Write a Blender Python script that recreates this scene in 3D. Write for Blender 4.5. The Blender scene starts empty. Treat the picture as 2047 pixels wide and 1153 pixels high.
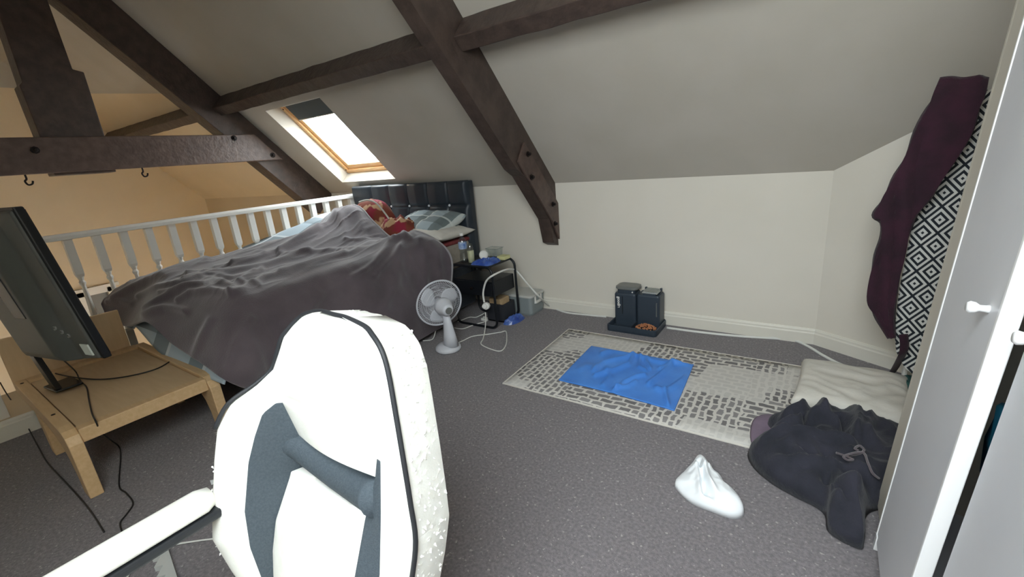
import bpy, bmesh, math, random
import numpy as np
from mathutils import Vector, Matrix, noise
random.seed(3)
S = bpy.context.scene
COL = S.collection
# ------------------------------------------------------------------ camera
W_, H_, FPX = 2047, 1153, 894.509
RM = np.array([[0.82329879, 0.56114689, -0.08540067], [0.09230358, -0.28081387, -0.95531336], [-0.56005281, 0.77862554, -0.28298959]])
CAMZ = 1.30
cam = bpy.data.cameras.new('camera'); co = bpy.data.objects.new('camera', cam); COL.objects.link(co)
cam.sensor_width = 36.0; cam.lens = FPX / W_ * 36.0; cam.clip_start = 0.02
m = Matrix.Identity(4)
for i in range(3):
    m[i][0] = RM[0][i]; m[i][1] = -RM[1][i]; m[i][2] = -RM[2][i]
m[2][3] = CAMZ
co.matrix_world = m
S.camera = co
# ------------------------------------------------------------------ world, light, exposure
SKY = 9.0
wd = bpy.data.worlds.new('overcast_sky'); S.world = wd; wd.use_nodes = True
bg = wd.node_tree.nodes['Background']; bg.inputs[0].default_value = (0.93, 0.97, 1.0, 1); bg.inputs[1].default_value = SKY
S.view_settings.view_transform = 'Standard'; S.view_settings.look = 'None'
S.view_settings.gamma = 1.0; S.view_settings.use_curve_mapping = False
S.view_settings.exposure = 1.13
S.cycles.max_bounces = 10; S.cycles.diffuse_bounces = 6; S.cycles.transparent_max_bounces = 12
S.cycles.sample_clamp_indirect = 8.0
D, K, TH = 3.186, 1.065, math.radians(46.5)
CS, SN = math.cos(TH), math.sin(TH)
RIDGE = 1.07
SR = (D - RIDGE) / CS            # slope length from knee to ridge
YF = 2 * RIDGE - D               # foot of the opposite slope
def sp(x, s, h=0.0):             # point on the back slope
    return Vector((x, D - s * CS + h * SN, K + s * SN + h * CS))
def sf(x, s, h=0.0):             # point on the opposite slope
    return Vector((x, YF + s * CS - h * SN, K + s * SN + h * CS))
SKX0, SKX1, SKS0, SKS1 = -4.345, -3.492, 0.163, 1.138     # skylight in view
FX0, FX1, FS0, FS1 = -0.80, 0.70, 0.45, 1.85              # skylight in the opposite slope
def area(name, loc, direction, sx, sy, energy, color=(1, 1, 1), portal=False, upv=(1, 0, 0)):
    l = bpy.data.lights.new(name, 'AREA'); l.shape = 'RECTANGLE'; l.size = sx; l.size_y = sy; l.energy = energy; l.color = color
    o = bpy.data.objects.new(name, l); COL.objects.link(o)
    z = -Vector(direction).normalized(); x = Vector(upv); y = z.cross(x).normalized(); x = y.cross(z)
    mm = Matrix((x, y, z)).transposed().to_4x4(); mm.translation = Vector(loc); o.matrix_world = mm
    l.cycles.is_portal = portal
    return o
area('skylight_portal', sp((SKX0 + SKX1) / 2, (SKS0 + SKS1) / 2, 0.215), (0, -SN, -CS), SKX1 - SKX0, SKS1 - SKS0, 1, portal=True)
area('roof_window_portal', sf((FX0 + FX1) / 2, (FS0 + FS1) / 2, 0.215), (0, SN, -CS), FX1 - FX0, FS1 - FS0, 1, portal=True)
area('gable_window_portal', (-8.32, 1.475, -0.48), (1, 0, 0), .55, 1.06, 1, portal=True, upv=(0, 1, 0))

# ------------------------------------------------------------------ pixel helpers (authoring only: world points measured in the photograph)
def ray(u, v):
    return RM.T @ np.array([(u - W_ / 2) / FPX, (v - H_ / 2) / FPX, 1.0])
def P(u, v, z=None, y=None, x=None):
    d = ray(u, v)
    t = (z - CAMZ) / d[2] if z is not None else y / d[1] if y is not None else x / d[0]
    return Vector((d[0] * t, d[1] * t, CAMZ + d[2] * t))
# ------------------------------------------------------------------ materials
def lin(c):
    c = [x / 255.0 for x in c]
    return tuple((x / 12.92 if x <= 0.04045 else ((x + 0.055) / 1.055) ** 2.4) for x in c) + (1,)
def _n(nt, t, **kw):
    n = nt.nodes.new(t)
    for k, v in kw.items(): setattr(n, k, v)
    return n
def mat(name, c, rough=0.6, c2=None, nscale=20, bump=0.0, bscale=None, metal=0.0, spec=0.5, sheen=0.0, stretch=None, detail=4, coat=0.0, lo=0.35, hi=0.65, alpha=None, trans=0.0):
    M = bpy.data.materials.new(name); M.use_nodes = True; nt = M.node_tree; b = nt.nodes['Principled BSDF']
    b.inputs['Base Color'].default_value = lin(c); b.inputs['Roughness'].default_value = rough; b.inputs['Metallic'].default_value = metal
    b.inputs['Specular IOR Level'].default_value = spec; b.inputs['Sheen Weight'].default_value = sheen; b.inputs['Coat Weight'].default_value = coat
    b.inputs['Transmission Weight'].default_value = trans
    if c2 is not None or bump:
        tc = _n(nt, 'ShaderNodeTexCoord'); mp = _n(nt, 'ShaderNodeMapping')
        if stretch: mp.inputs['Scale'].default_value = stretch
        nt.links.new(tc.outputs['Object'], mp.inputs[0])
        if c2 is not None:
            nz = _n(nt, 'ShaderNodeTexNoise'); nz.inputs['Scale'].default_value = nscale; nz.inputs['Detail'].default_value = detail
            nt.links.new(mp.outputs[0], nz.inputs[0])
            cr = _n(nt, 'ShaderNodeValToRGB'); cr.color_ramp.elements[0].position = lo; cr.color_ramp.elements[1].position = hi
            cr.color_ramp.elements[0].color = lin(c); cr.color_ramp.elements[1].color = lin(c2)
            nt.links.new(nz.outputs[0], cr.inputs[0]); nt.links.new(cr.outputs[0], b.inputs['Base Color'])
        if bump:
            nb = _n(nt, 'ShaderNodeTexNoise'); nb.inputs['Scale'].default_value = bscale or nscale; nb.inputs['Detail'].default_value = 5
            nt.links.new(mp.outputs[0], nb.inputs[0])
            bp = _n(nt, 'ShaderNodeBump'); bp.inputs['Strength'].default_value = bump; bp.inputs['Distance'].default_value = 0.01
            nt.links.new(nb.outputs[0], bp.inputs['Height']); nt.links.new(bp.outputs[0], b.inputs['Normal'])
    return M
def glassy(name, tint=(245, 250, 250), fac=0.1, rough=0.02):
    M = bpy.data.materials.new(name); M.use_nodes = True; nt = M.node_tree; nt.nodes.clear()
    o = _n(nt, 'ShaderNodeOutputMaterial'); t = _n(nt, 'ShaderNodeBsdfTransparent'); g = _n(nt, 'ShaderNodeBsdfGlossy'); mx = _n(nt, 'ShaderNodeMixShader')
    t.inputs[0].default_value = lin(tint); g.inputs['Roughness'].default_value = rough; mx.inputs[0].default_value = fac
    nt.links.new(t.outputs[0], mx.inputs[1]); nt.links.new(g.outputs[0], mx.inputs[2]); nt.links.new(mx.outputs[0], o.inputs[0])
    return M
M_ = {}
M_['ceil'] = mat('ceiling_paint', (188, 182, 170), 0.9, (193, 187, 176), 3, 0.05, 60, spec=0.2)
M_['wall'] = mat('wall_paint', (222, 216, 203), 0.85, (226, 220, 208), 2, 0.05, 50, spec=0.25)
M_['yellow'] = mat('yellow_paint_warm_light', (224, 207, 178), 0.85, (228, 211, 183), 2, 0.04, 50, spec=0.2)  # wall yellow that also carries the void's warm light as colour
M_['white'] = mat('white_gloss', (232, 230, 224), 0.4)
M_['skirt'] = mat('skirting_paint', (226, 222, 210), 0.45)
M_['timber'] = mat('dark_timber', (66, 54, 49), 0.5, (82, 68, 61), 14, 0.5, 30, stretch=(1, 1, 1), detail=8)
M_['timber2'] = mat('dark_timber_worn', (80, 64, 58), 0.45, (98, 80, 72), 18, 0.4, 30, detail=8)
M_['iron'] = mat('black_iron', (34, 28, 27), 0.5, metal=0.6)
M_['pine'] = mat('varnished_pine', (232, 190, 138), 0.4, (220, 172, 118), 9, stretch=(1, 6, 6))
M_['birch'] = mat('birch_veneer', (218, 186, 142), 0.45, (209, 175, 130), 7, stretch=(1, 9, 9), detail=6)
M_['birchp'] = mat('birch_panel', (212, 184, 146), 0.5, (206, 177, 138), 6, stretch=(1, 7, 1), detail=6)
M_['glass'] = glassy('window_glass')
M_['clear'] = glassy('clear_plastic', (235, 240, 240), 0.16, 0.08)
M_['leath'] = mat('black_faux_leather', (38, 46, 54), 0.38, (44, 52, 60), 8, 0.15, 220)
M_['navy'] = mat('dark_navy_fabric', (36, 44, 54), 0.9, (42, 50, 60), 60, 0.1, 300, sheen=0.2)
M_['matt'] = mat('mattress_ticking', (158, 150, 138), 0.9, (150, 141, 130), 40)
M_['redsheet'] = mat('dark_red_sheet', (128, 58, 58), 0.9, (112, 46, 48), 30)
M_['throw'] = mat('charcoal_fleece', (76, 67, 72), 0.95, (96, 86, 91), 4, 0.25, 120, sheen=0.45, detail=6)
M_['fleece'] = mat('navy_charcoal_fleece', (30, 32, 41), 0.9, (46, 46, 57), 9, 0.35, 90, sheen=0.10)
M_['lilac'] = mat('lilac_cloth', (128, 112, 128), 0.9, (120, 104, 121), 20)
M_['teal'] = mat('teal_cloth', (52, 98, 92), 0.9, (44, 84, 82), 20)
M_['cream'] = mat('cream_cotton', (208, 204, 194), 0.9, (214, 210, 201), 8, 0.15, 60)
M_['whitec'] = mat('white_cloth', (240, 244, 247), 0.85, (244, 247, 249), 10)
M_['robe'] = mat('burgundy_velour', (40, 16, 30), 0.9, (56, 22, 40), 14, 0.3, 120, sheen=0.1)
M_['blue'] = mat('blue_nylon', (66, 130, 216), 0.45, (78, 142, 226), 8, 0.1, 40)
M_['black'] = mat('black_plastic', (30, 33, 38), 0.4)
M_['blackm'] = mat('black_metal', (26, 29, 34), 0.4, metal=0.3)
M_['feeder'] = mat('charcoal_plastic', (50, 60, 71), 0.42)
M_['lidgrey'] = mat('grey_plastic', (112, 114, 111), 0.35)
M_['ribgrey'] = mat('ribbed_grey', (168, 170, 167), 0.3)
M_['kibble'] = mat('kibble_brown', (186, 128, 90), 0.8, (164, 106, 70), 40)
M_['fanw'] = mat('fan_white', (206, 208, 214), 0.4)
M_['cable'] = mat('white_cable', (226, 226, 220), 0.45)
M_['cableb'] = mat('black_cable', (34, 32, 32), 0.5)
M_['boxg'] = mat('grey_storage_plastic', (142, 150, 150), 0.5)
M_['boxl'] = mat('pale_lid', (196, 197, 192), 0.45)
M_['tan'] = mat('tan_card', (186, 160, 124), 0.8, (172, 146, 110), 20)
M_['pleath'] = mat('white_faux_leather', (244, 244, 238), 0.5, (238, 238, 230), 30, 0.1, 200)
M_['pleatho'] = mat('ivory_peeled_leather', (228, 226, 212), 0.6, (240, 240, 232), 60, 0.35, 90)
M_['mesh'] = mat('charcoal_mesh_fabric', (64, 74, 82), 0.85, (74, 84, 92), 200, 0.3, 350)
M_['piping'] = mat('black_piping', (40, 42, 46), 0.6)
M_['flake'] = mat('white_flake', (240, 240, 236), 0.7)
M_['ward'] = mat('wardrobe_white', (214, 215, 219), 0.45, (210, 211, 215), 3)
M_['warde'] = mat('wardrobe_trim_lit', (238, 238, 238), 0.35)  # whiter than the doors: light caught on the door edge, put into the colour
M_['wardb'] = mat('wardrobe_stile_cream', (206, 200, 186), 0.5)
M_['dark'] = mat('wardrobe_inner_shade', (22, 20, 22), 0.9)  # shade inside the wardrobe, put into the colour of its back
M_['tealc'] = mat('turquoise_cloth', (24, 112, 140), 0.9)
M_['tv'] = mat('tv_back_plastic', (82, 84, 80), 0.4, (74, 77, 74), 4)
M_['tvb'] = mat('tv_bezel_gloss', (22, 24, 26), 0.25)
M_['label'] = mat('paper_label', (206, 214, 206), 0.6)
M_['metal'] = mat('silver_metal', (190, 190, 188), 0.3, metal=0.9)
M_['crystal'] = mat('crystal_button', (235, 238, 242), 0.08, spec=1.0, coat=1.0)
M_['milk'] = mat('milk', (226, 220, 180), 0.5)
M_['wlabel'] = mat('blue_bottle_label', (70, 108, 170), 0.5, (190, 205, 225), 30)
M_['bpack'] = mat('blue_packet_film', (42, 70, 150), 0.3, (86, 116, 184), 14)
M_['ycard'] = mat('pale_yellow_card', (206, 204, 150), 0.7)
M_['blind'] = mat('charcoal_blind', (66, 72, 74), 0.8)
M_['tooth'] = mat('pale_grey_plastic', (190, 192, 188), 0.5)
M_['fleck'] = mat('bin_dark', (44, 46, 52), 0.6)
M_['hedge'] = mat('hedge_green', (112, 158, 84), 0.9, (70, 118, 56), 12)
# carpet: dark grey-brown loop pile with pale flecks
def carpet():
    M = mat('grey_carpet', (114, 109, 112), 0.95, (138, 132, 134), 90, 0.6, 260, spec=0.1, sheen=0.15)
    nt = M.node_tree; b = nt.nodes['Principled BSDF']; src = b.inputs['Base Color'].links[0].from_socket
    v = _n(nt, 'ShaderNodeTexNoise'); v.inputs['Scale'].default_value = 70; v.inputs['Detail'].default_value = 1
    tc = _n(nt, 'ShaderNodeTexCoord'); nt.links.new(tc.outputs['Object'], v.inputs[0])
    r = _n(nt, 'ShaderNodeValToRGB'); r.color_ramp.elements[0].position = 0.665; r.color_ramp.elements[1].position = 0.72
    nt.links.new(v.outputs[0], r.inputs[0])
    mx = _n(nt, 'ShaderNodeMix', data_type='RGBA'); mx.inputs['B'].default_value = lin((172, 165, 162))
    nt.links.new(r.outputs[0], mx.inputs['Factor']); nt.links.new(src, mx.inputs['A']); nt.links.new(mx.outputs['Result'], b.inputs['Base Color'])
    return M
M_['carpet'] = carpet()
# rug: sketched brick print in blocks, dark bricks on pale ground
def rugmat():
    M = bpy.data.materials.new('brick_print_rug'); M.use_nodes = True; nt = M.node_tree; b = nt.nodes['Principled BSDF']; b.inputs['Roughness'].default_value = 0.95
    L = nt.links.new
    tc = _n(nt, 'ShaderNodeTexCoord')
    wn = _n(nt, 'ShaderNodeTexNoise'); wn.inputs['Scale'].default_value = 14; L(tc.outputs['Object'], wn.inputs[0])
    vm = _n(nt, 'ShaderNodeVectorMath', operation='MULTIPLY_ADD'); vm.inputs[1].default_value = (0.035, 0.035, 0); L(wn.outputs['Color'], vm.inputs[0]); L(tc.outputs['Object'], vm.inputs[2])
    def brick(rot, sc, w, h, mort):
        mp = _n(nt, 'ShaderNodeMapping'); mp.inputs['Rotation'].default_value = (0, 0, rot); L(vm.outputs[0], mp.inputs[0])
        k = _n(nt, 'ShaderNodeTexBrick'); k.inputs['Scale'].default_value = sc; k.inputs['Brick Width'].default_value = w; k.inputs['Row Height'].default_value = h
        k.inputs['Mortar Size'].default_value = mort; k.inputs['Mortar Smooth'].default_value = 0.3
        k.inputs['Color1'].default_value = lin((110, 107, 107)); k.inputs['Color2'].default_value = lin((142, 139, 138)); k.inputs['Mortar'].default_value = lin((206, 202, 195))
        L(mp.outputs[0], k.inputs[0]); return k
    k1 = brick(0.0, 1.0, 0.075, 0.042, 0.008); k2 = brick(1.5708, 1.0, 0.06, 0.036, 0.008)
    ck = _n(nt, 'ShaderNodeTexChecker'); ck.inputs['Scale'].default_value = 2.3; L(vm.outputs[0], ck.inputs[0]); ck.inputs['Color1'].default_value = (1, 1, 1, 1); ck.inputs['Color2'].default_value = (0, 0, 0, 1)
    m1 = _n(nt, 'ShaderNodeMix', data_type='RGBA'); L(ck.outputs['Fac'], m1.inputs['Factor']); L(k1.outputs[0], m1.inputs['A']); L(k2.outputs[0], m1.inputs['B'])
    # pale worn blocks
    mp2 = _n(nt, 'ShaderNodeMapping'); mp2.inputs['Scale'].default_value = (2.4, 4.4, 1); mp2.inputs['Location'].default_value = (0.35, 0.2, 0); L(vm.outputs[0], mp2.inputs[0])
    vo = _n(nt, 'ShaderNodeTexVoronoi', distance='CHEBYCHEV'); vo.inputs['Scale'].default_value = 1.0; vo.inputs['Randomness'].default_value = 0.55; L(mp2.outputs[0], vo.inputs[0])
    sx = _n(nt, 'ShaderNodeSeparateColor'); L(vo.outputs['Color'], sx.inputs[0])
    rr = _n(nt, 'ShaderNodeValToRGB'); rr.color_ramp.elements[0].position = 0.46; rr.color_ramp.elements[1].position = 0.54; L(sx.outputs[0], rr.inputs[0])
    fn = _n(nt, 'ShaderNodeTexNoise'); fn.inputs['Scale'].default_value = 9; L(tc.outputs['Object'], fn.inputs[0])
    ml = _n(nt, 'ShaderNodeMath', operation='MULTIPLY'); L(rr.outputs[0], ml.inputs[0]); ml.inputs[1].default_value = 0.82
    m2 = _n(nt, 'ShaderNodeMix', data_type='RGBA'); L(ml.outputs[0], m2.inputs['Factor']); L(m1.outputs['Result'], m2.inputs['A']); m2.inputs['B'].default_value = lin((204, 201, 195))
    L(m2.outputs['Result'], b.inputs['Base Color'])
    return M
M_['rug'] = rugmat()
def plaidmat(name, base, dark, light, sc):
    M = bpy.data.materials.new(name); M.use_nodes = True; nt = M.node_tree; b = nt.nodes['Principled BSDF']; b.inputs['Roughness'].default_value = 0.9
    L = nt.links.new; tc = _n(nt, 'ShaderNodeTexCoord'); sp_ = _n(nt, 'ShaderNodeSeparateXYZ'); L(tc.outputs['UV'], sp_.inputs[0])
    prev = None
    def band(axis, freq, thr, off):
        a = _n(nt, 'ShaderNodeMath', operation='MULTIPLY_ADD'); L(sp_.outputs[axis], a.inputs[0]); a.inputs[1].default_value = freq; a.inputs[2].default_value = off
        f = _n(nt, 'ShaderNodeMath', operation='FRACT'); L(a.outputs[0], f.inputs[0])
        g = _n(nt, 'ShaderNodeMath', operation='LESS_THAN'); L(f.outputs[0], g.inputs[0]); g.inputs[1].default_value = thr
        return g
    def mix(fac, a, bcol, k):
        s = _n(nt, 'ShaderNodeMath', operation='MULTIPLY'); L(fac.outputs[0], s.inputs[0]); s.inputs[1].default_value = k
        mx = _n(nt, 'ShaderNodeMix', data_type='RGBA'); L(s.outputs[0], mx.inputs['Factor'])
        if isinstance(a, tuple): mx.inputs['A'].default_value = a
        else: L(a, mx.inputs['A'])
        mx.inputs['B'].default_value = bcol; return mx.outputs['Result']
    c = mix(band(0, sc, 0.42, 0.1), lin(base), lin(dark), 0.75)
    c = mix(band(1, sc, 0.42, 0.3), c, lin(dark), 0.6)
    c = mix(band(0, sc, 0.07, 0.75), c, lin(light), 0.85)
    c = mix(band(1, sc, 0.07, 0.95), c, lin(light), 0.85)
    L(c, b.inputs['Base Color']); return M
M_['plaid'] = plaidmat('blue_grey_plaid', (184, 200, 210), (112, 122, 126), (224, 231, 235), 2.1)
M_['plaidf'] = plaidmat('grey_plaid', (168, 172, 170), (88, 98, 102), (206, 208, 206), 5.0)
M_['pillow'] = plaidmat('green_grey_plaid', (164, 178, 184), (100, 110, 108), (206, 212, 208), 3.0)
def redprint():
    M = mat('red_brown_print', (150, 38, 60), 0.85, (128, 62, 44), 7, lo=0.4, hi=0.5)
    nt = M.node_tree; b = nt.nodes['Principled BSDF']; src = b.inputs['Base Color'].links[0].from_socket
    v = _n(nt, 'ShaderNodeTexNoise'); v.inputs['Scale'].default_value = 9; v.inputs['Detail'].default_value = 2
    tc = _n(nt, 'ShaderNodeTexCoord'); mp = _n(nt, 'ShaderNodeMapping'); mp.inputs['Location'].default_value = (3, 1, 5); nt.links.new(tc.outputs['Object'], mp.inputs[0]); nt.links.new(mp.outputs[0], v.inputs[0])
    r = _n(nt, 'ShaderNodeValToRGB'); r.color_ramp.elements[0].position = 0.55; r.color_ramp.elements[1].position = 0.6
    nt.links.new(v.outputs[0], r.inputs[0]); mx = _n(nt, 'ShaderNodeMix', data_type='RGBA'); mx.inputs['B'].default_value = lin((206, 168, 130))
    nt.links.new(r.outputs[0], mx.inputs['Factor']); nt.links.new(src, mx.inputs['A']); nt.links.new(mx.outputs['Result'], b.inputs['Base Color'])
    return M
M_['redp'] = redprint()
def diamondmat():   # concentric diamonds, black and white
    M = bpy.data.materials.new('diamond_print_cotton'); M.use_nodes = True; nt = M.node_tree; b = nt.nodes['Principled BSDF']; b.inputs['Roughness'].default_value = 0.85
    L = nt.links.new; tc = _n(nt, 'ShaderNodeTexCoord'); s = _n(nt, 'ShaderNodeSeparateXYZ'); L(tc.outputs['Object'], s.inputs[0])
    def tri(axis, per, off):
        a = _n(nt, 'ShaderNodeMath', operation='MULTIPLY_ADD'); L(s.outputs[axis], a.inputs[0]); a.inputs[1].default_value = 1 / per; a.inputs[2].default_value = off
        p = _n(nt, 'ShaderNodeMath', operation='PINGPONG'); L(a.outputs[0], p.inputs[0]); p.inputs[1].default_value = 0.5
        return p
    a, c = tri(0, 0.10, 0.3), tri(2, 0.116, 0.0)
    d = _n(nt, 'ShaderNodeMath', operation='ADD'); L(a.outputs[0], d.inputs[0]); L(c.outputs[0], d.inputs[1])     # 0..1, diamonds
    k = _n(nt, 'ShaderNodeMath', operation='MULTIPLY_ADD'); L(d.outputs[0], k.inputs[0]); k.inputs[1].default_value = 4.0; k.inputs[2].default_value = 0.25
    f = _n(nt, 'ShaderNodeMath', operation='FRACT'); L(k.outputs[0], f.inputs[0])
    g = _n(nt, 'ShaderNodeMath', operation='LESS_THAN'); L(f.outputs[0], g.inputs[0]); g.inputs[1].default_value = 0.5
    mx = _n(nt, 'ShaderNodeMix', data_type='RGBA'); L(g.outputs[0], mx.inputs['Factor']); mx.inputs['A'].default_value = lin((212, 212, 208)); mx.inputs['B'].default_value = lin((28, 34, 42))
    L(mx.outputs['Result'], b.inputs['Base Color']); return M
M_['diamond'] = diamondmat()
# ------------------------------------------------------------------ mesh building
class MB:
    def __init__(s): s.v = []; s.f = []
    def add(s, vs, fs):
        n = len(s.v); s.v += [Vector(p) for p in vs]; s.f += [tuple(i + n for i in f) for f in fs]; return s
    def box(s, x0, x1, y0, y1, z0, z1):
        return s.hexa([(x0, y0, z0), (x1, y0, z0), (x1, y1, z0), (x0, y1, z0), (x0, y0, z1), (x1, y0, z1), (x1, y1, z1), (x0, y1, z1)])
    def hexa(s, p):
        return s.add(p, [(0, 3, 2, 1), (4, 5, 6, 7), (0, 1, 5, 4), (1, 2, 6, 5), (2, 3, 7, 6), (3, 0, 4, 7)])
    def prism(s, pts, off):     # polygon of 3d points extruded by the vector off
        off = Vector(off); n = len(pts); a = [Vector(p) for p in pts]; b = [p + off for p in a]
        return s.add(a + b, [tuple(range(n))[::-1], tuple(range(n, 2 * n))] + [(i, (i + 1) % n, n + (i + 1) % n, n + i) for i in range(n)])
    def grid(s, rows, closed=False):
        nr, nc = len(rows), len(rows[0]); vs = [p for r in rows for p in r]; fs = []
        for i in range(nr - 1):
            for j in range(nc if closed else nc - 1):
                k = (j + 1) % nc; fs.append((i * nc + j, i * nc + k, (i + 1) * nc + k, (i + 1) * nc + j))
        return s.add(vs, fs)
    def rings(s, rows, cap=True):   # stacked closed loops
        n = len(s.v); s.grid(rows, True); nc = len(rows[0])
        if cap:
            s.f.append(tuple(n + i for i in range(nc))[::-1]); s.f.append(tuple(n + (len(rows) - 1) * nc + i for i in range(nc)))
        return s
    def tube(s, pts, r, n=8, closed=False, flat=1.0):
        pts = [Vector(p) for p in pts]; rs = []; ref = None; N = len(pts)
        for i, p in enumerate(pts):
            a = pts[(i - 1) % N] if (closed or i) else p; b = pts[(i + 1) % N] if (closed or i < N - 1) else p
            t = (b - a).normalized()
            if ref is None: ref = t.orthogonal().normalized() if abs(t.z) > .95 else Vector((0, 0, 1))
            x = (ref - t * ref.dot(t)).normalized(); y = t.cross(x); ref = x
            rr = r[i] if isinstance(r, (list, tuple)) else r
            rs.append([p + (x * math.cos(2 * math.pi * k / n) * flat + y * math.sin(2 * math.pi * k / n)) * rr for k in range(n)])
        if closed: rs.append(rs[0])
        return s.rings(rs, not closed)
    def lathe(s, prof, o=(0, 0, 0), ax=(0, 0, 1), n=20, sx=1.0):
        o = Vector(o); z = Vector(ax).normalized(); x = z.orthogonal().normalized(); y = z.cross(x)
        return s.rings([[o + z * h + (x * math.cos(2 * math.pi * k / n) * sx + y * math.sin(2 * math.pi * k / n)) * max(r, 1e-4) for k in range(n)] for r, h in prof])
    def build(s, name, m, parent=None, smooth=False, bevel=0, seg=2, solid=0, soff=-1, sub=0, local=False, kind=None, uv=None, angle=None, fix=True):
        off = Vector((0, 0, 0)); q = parent
        if not local:
            while q is not None: off += q.location; q = q.parent
        me = bpy.data.meshes.new(name); me.from_pydata([tuple(p - off) for p in s.v], [], s.f); me.update()
        bm = bmesh.new(); bm.from_mesh(me); bmesh.ops.remove_doubles(bm, verts=bm.verts, dist=1e-5)
        if uv is None and fix: bmesh.ops.recalc_face_normals(bm, faces=bm.faces)
        bm.to_mesh(me); bm.free()
        if uv is not None:
            ul = me.uv_layers.new(name='UVMap')
            for lp in me.loops:
                co_ = me.vertices[lp.vertex_index].co + off; ul.data[lp.index].uv = uv(co_)
        o = bpy.data.objects.new(name, me); COL.objects.link(o); me.materials.append(m)
        if parent is not None: o.parent = parent
        if smooth: me.polygons.foreach_set('use_smooth', [True] * len(me.polygons))
        if solid: md = o.modifiers.new('solid', 'SOLIDIFY'); md.thickness = solid; md.offset = soff
        if bevel: md = o.modifiers.new('bevel', 'BEVEL'); md.width = bevel; md.segments = seg; md.limit_method = 'ANGLE'; md.angle_limit = math.radians(angle or 40)
        if sub: md = o.modifiers.new('sub', 'SUBSURF'); md.levels = sub; md.render_levels = sub
        if kind: o['kind'] = kind
        return o
def thing(name, label, cat, loc=(0, 0, 0), group=None, rot=None):
    o = bpy.data.objects.new(name, None); COL.objects.link(o); o.location = loc; o.empty_display_size = 0.1
    if rot: o.rotation_euler = rot
    o['label'] = label; o['category'] = cat
    if group: o['group'] = group
    return o
def tag(o, label, cat, group=None):
    o['label'] = label; o['category'] = cat
    if group: o['group'] = group
    return o
def struct(mb, name, m, **kw): return mb.build(name, m, kind='structure', **kw)
def crom(p, t):   # Catmull-Rom through a list of Vectors, t in 0..len-1
    i = min(int(t), len(p) - 2); f = t - i
    a, b, c, d = p[max(i - 1, 0)], p[i], p[i + 1], p[min(i + 2, len(p) - 1)]
    return 0.5 * ((2 * b) + (c - a) * f + (2 * a - 5 * b + 4 * c - d) * f * f + (3 * b - a - 3 * c + d) * f ** 3)
def smooth_path(pts, k=6):
    pts = [Vector(p) for p in pts]
    return [crom(pts, i / k) for i in range((len(pts) - 1) * k + 1)]
def surf(ctrl, kr, kc):  # control net upsampled
    cols = [[crom(r, j / kc) for j in range((len(r) - 1) * kc + 1)] for r in ctrl]
    return [[crom([c[j] for c in cols], i / kr) for j in range(len(cols[0]))] for i in range((len(ctrl) - 1) * kr + 1)]
def displace(g, fn):     # move grid points along their normals
    nr, nc = len(g), len(g[0]); out = []
    for i in range(nr):
        row = []
        for j in range(nc):
            a = g[min(i + 1, nr - 1)][j] - g[max(i - 1, 0)][j]; b = g[i][min(j + 1, nc - 1)] - g[i][max(j - 1, 0)]
            n = b.cross(a); n = n.normalized() if n.length > 1e-9 else Vector((0, 0, 1))
            if n.z < -0.2: n = -n
            row.append(g[i][j] + n * fn(g[i][j], i / (nr - 1), j / (nc - 1)))
        out.append(row)
    return out
def ridge(x, y, z=0.0): return 1 - abs(noise.noise(Vector((x, y, z)))) * 2
def nz(x, y, z=0.0): return noise.noise(Vector((x, y, z)))
def interp(tab, t):      # piecewise linear table [(t, v...)]
    if t <= tab[0][0]: return tab[0][1:]
    for a, b in zip(tab, tab[1:]):
        if t <= b[0]:
            f = (t - a[0]) / (b[0] - a[0]); return tuple(p + (q - p) * f for p, q in zip(a[1:], b[1:]))
    return tab[-1][1:]
def mound(outline, h, rings=14, seed=0, amp=0.25, fs=9.0, zb=0.0, per=6, prof=0.5, centre=None, ridged=True, lines=(), fine=.1):
    o = [Vector((p[0], p[1], 0)) for p in outline]; n = len(o); L = []
    for i in range(n):
        for k in range(per):
            a, b, c, d = o[(i - 1) % n], o[i], o[(i + 1) % n], o[(i + 2) % n]; f = k / per
            L.append(0.5 * ((2 * b) + (c - a) * f + (2 * a - 5 * b + 4 * c - d) * f * f + (3 * b - a - 3 * c + d) * f ** 3))
    ce = Vector((centre[0], centre[1], 0)) if centre else sum(o, Vector()) / n
    rows = []
    for r in range(rings + 1):
        t = r / rings; row = []
        for p in L:
            q = p.lerp(ce, t * 0.97); w = min(1, (t / 0.45)) ** prof if t > 0 else 0
            e = ridge(q.x * fs, q.y * fs * 0.8, seed) if ridged else nz(q.x * fs, q.y * fs, seed)
            zz = h * w * (0.75 + amp * e + 0.25 * nz(q.x * 4, q.y * 4, seed + 7))
            zz += h * w * fine * ridge(q.x * fs * 2.7 + 3, q.y * fs * 2.2, seed + 3)
            for ln, hh, ww in lines:
                dmin = 9
                for a, b in zip(ln, ln[1:]):
                    dx, dy = b[0] - a[0], b[1] - a[1]; tt = max(0, min(1, ((q.x - a[0]) * dx + (q.y - a[1]) * dy) / (dx * dx + dy * dy))); dmin = min(dmin, math.hypot(q.x - a[0] - dx * tt, q.y - a[1] - dy * tt))
                zz += hh * math.exp(-(dmin / ww) ** 2) * min(1, t * 4)
            row.append(Vector((q.x, q.y, zb + max(0.002, zz) if t > 0 else zb + 0.001)))
        rows.append(row)
    mb = MB(); mb.grid(rows, True); k = len(mb.v) - len(L); mb.f.append(tuple(range(k, k + len(L)))); mb.f.append(tuple(range(len(L)))[::-1])
    return mb
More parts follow.
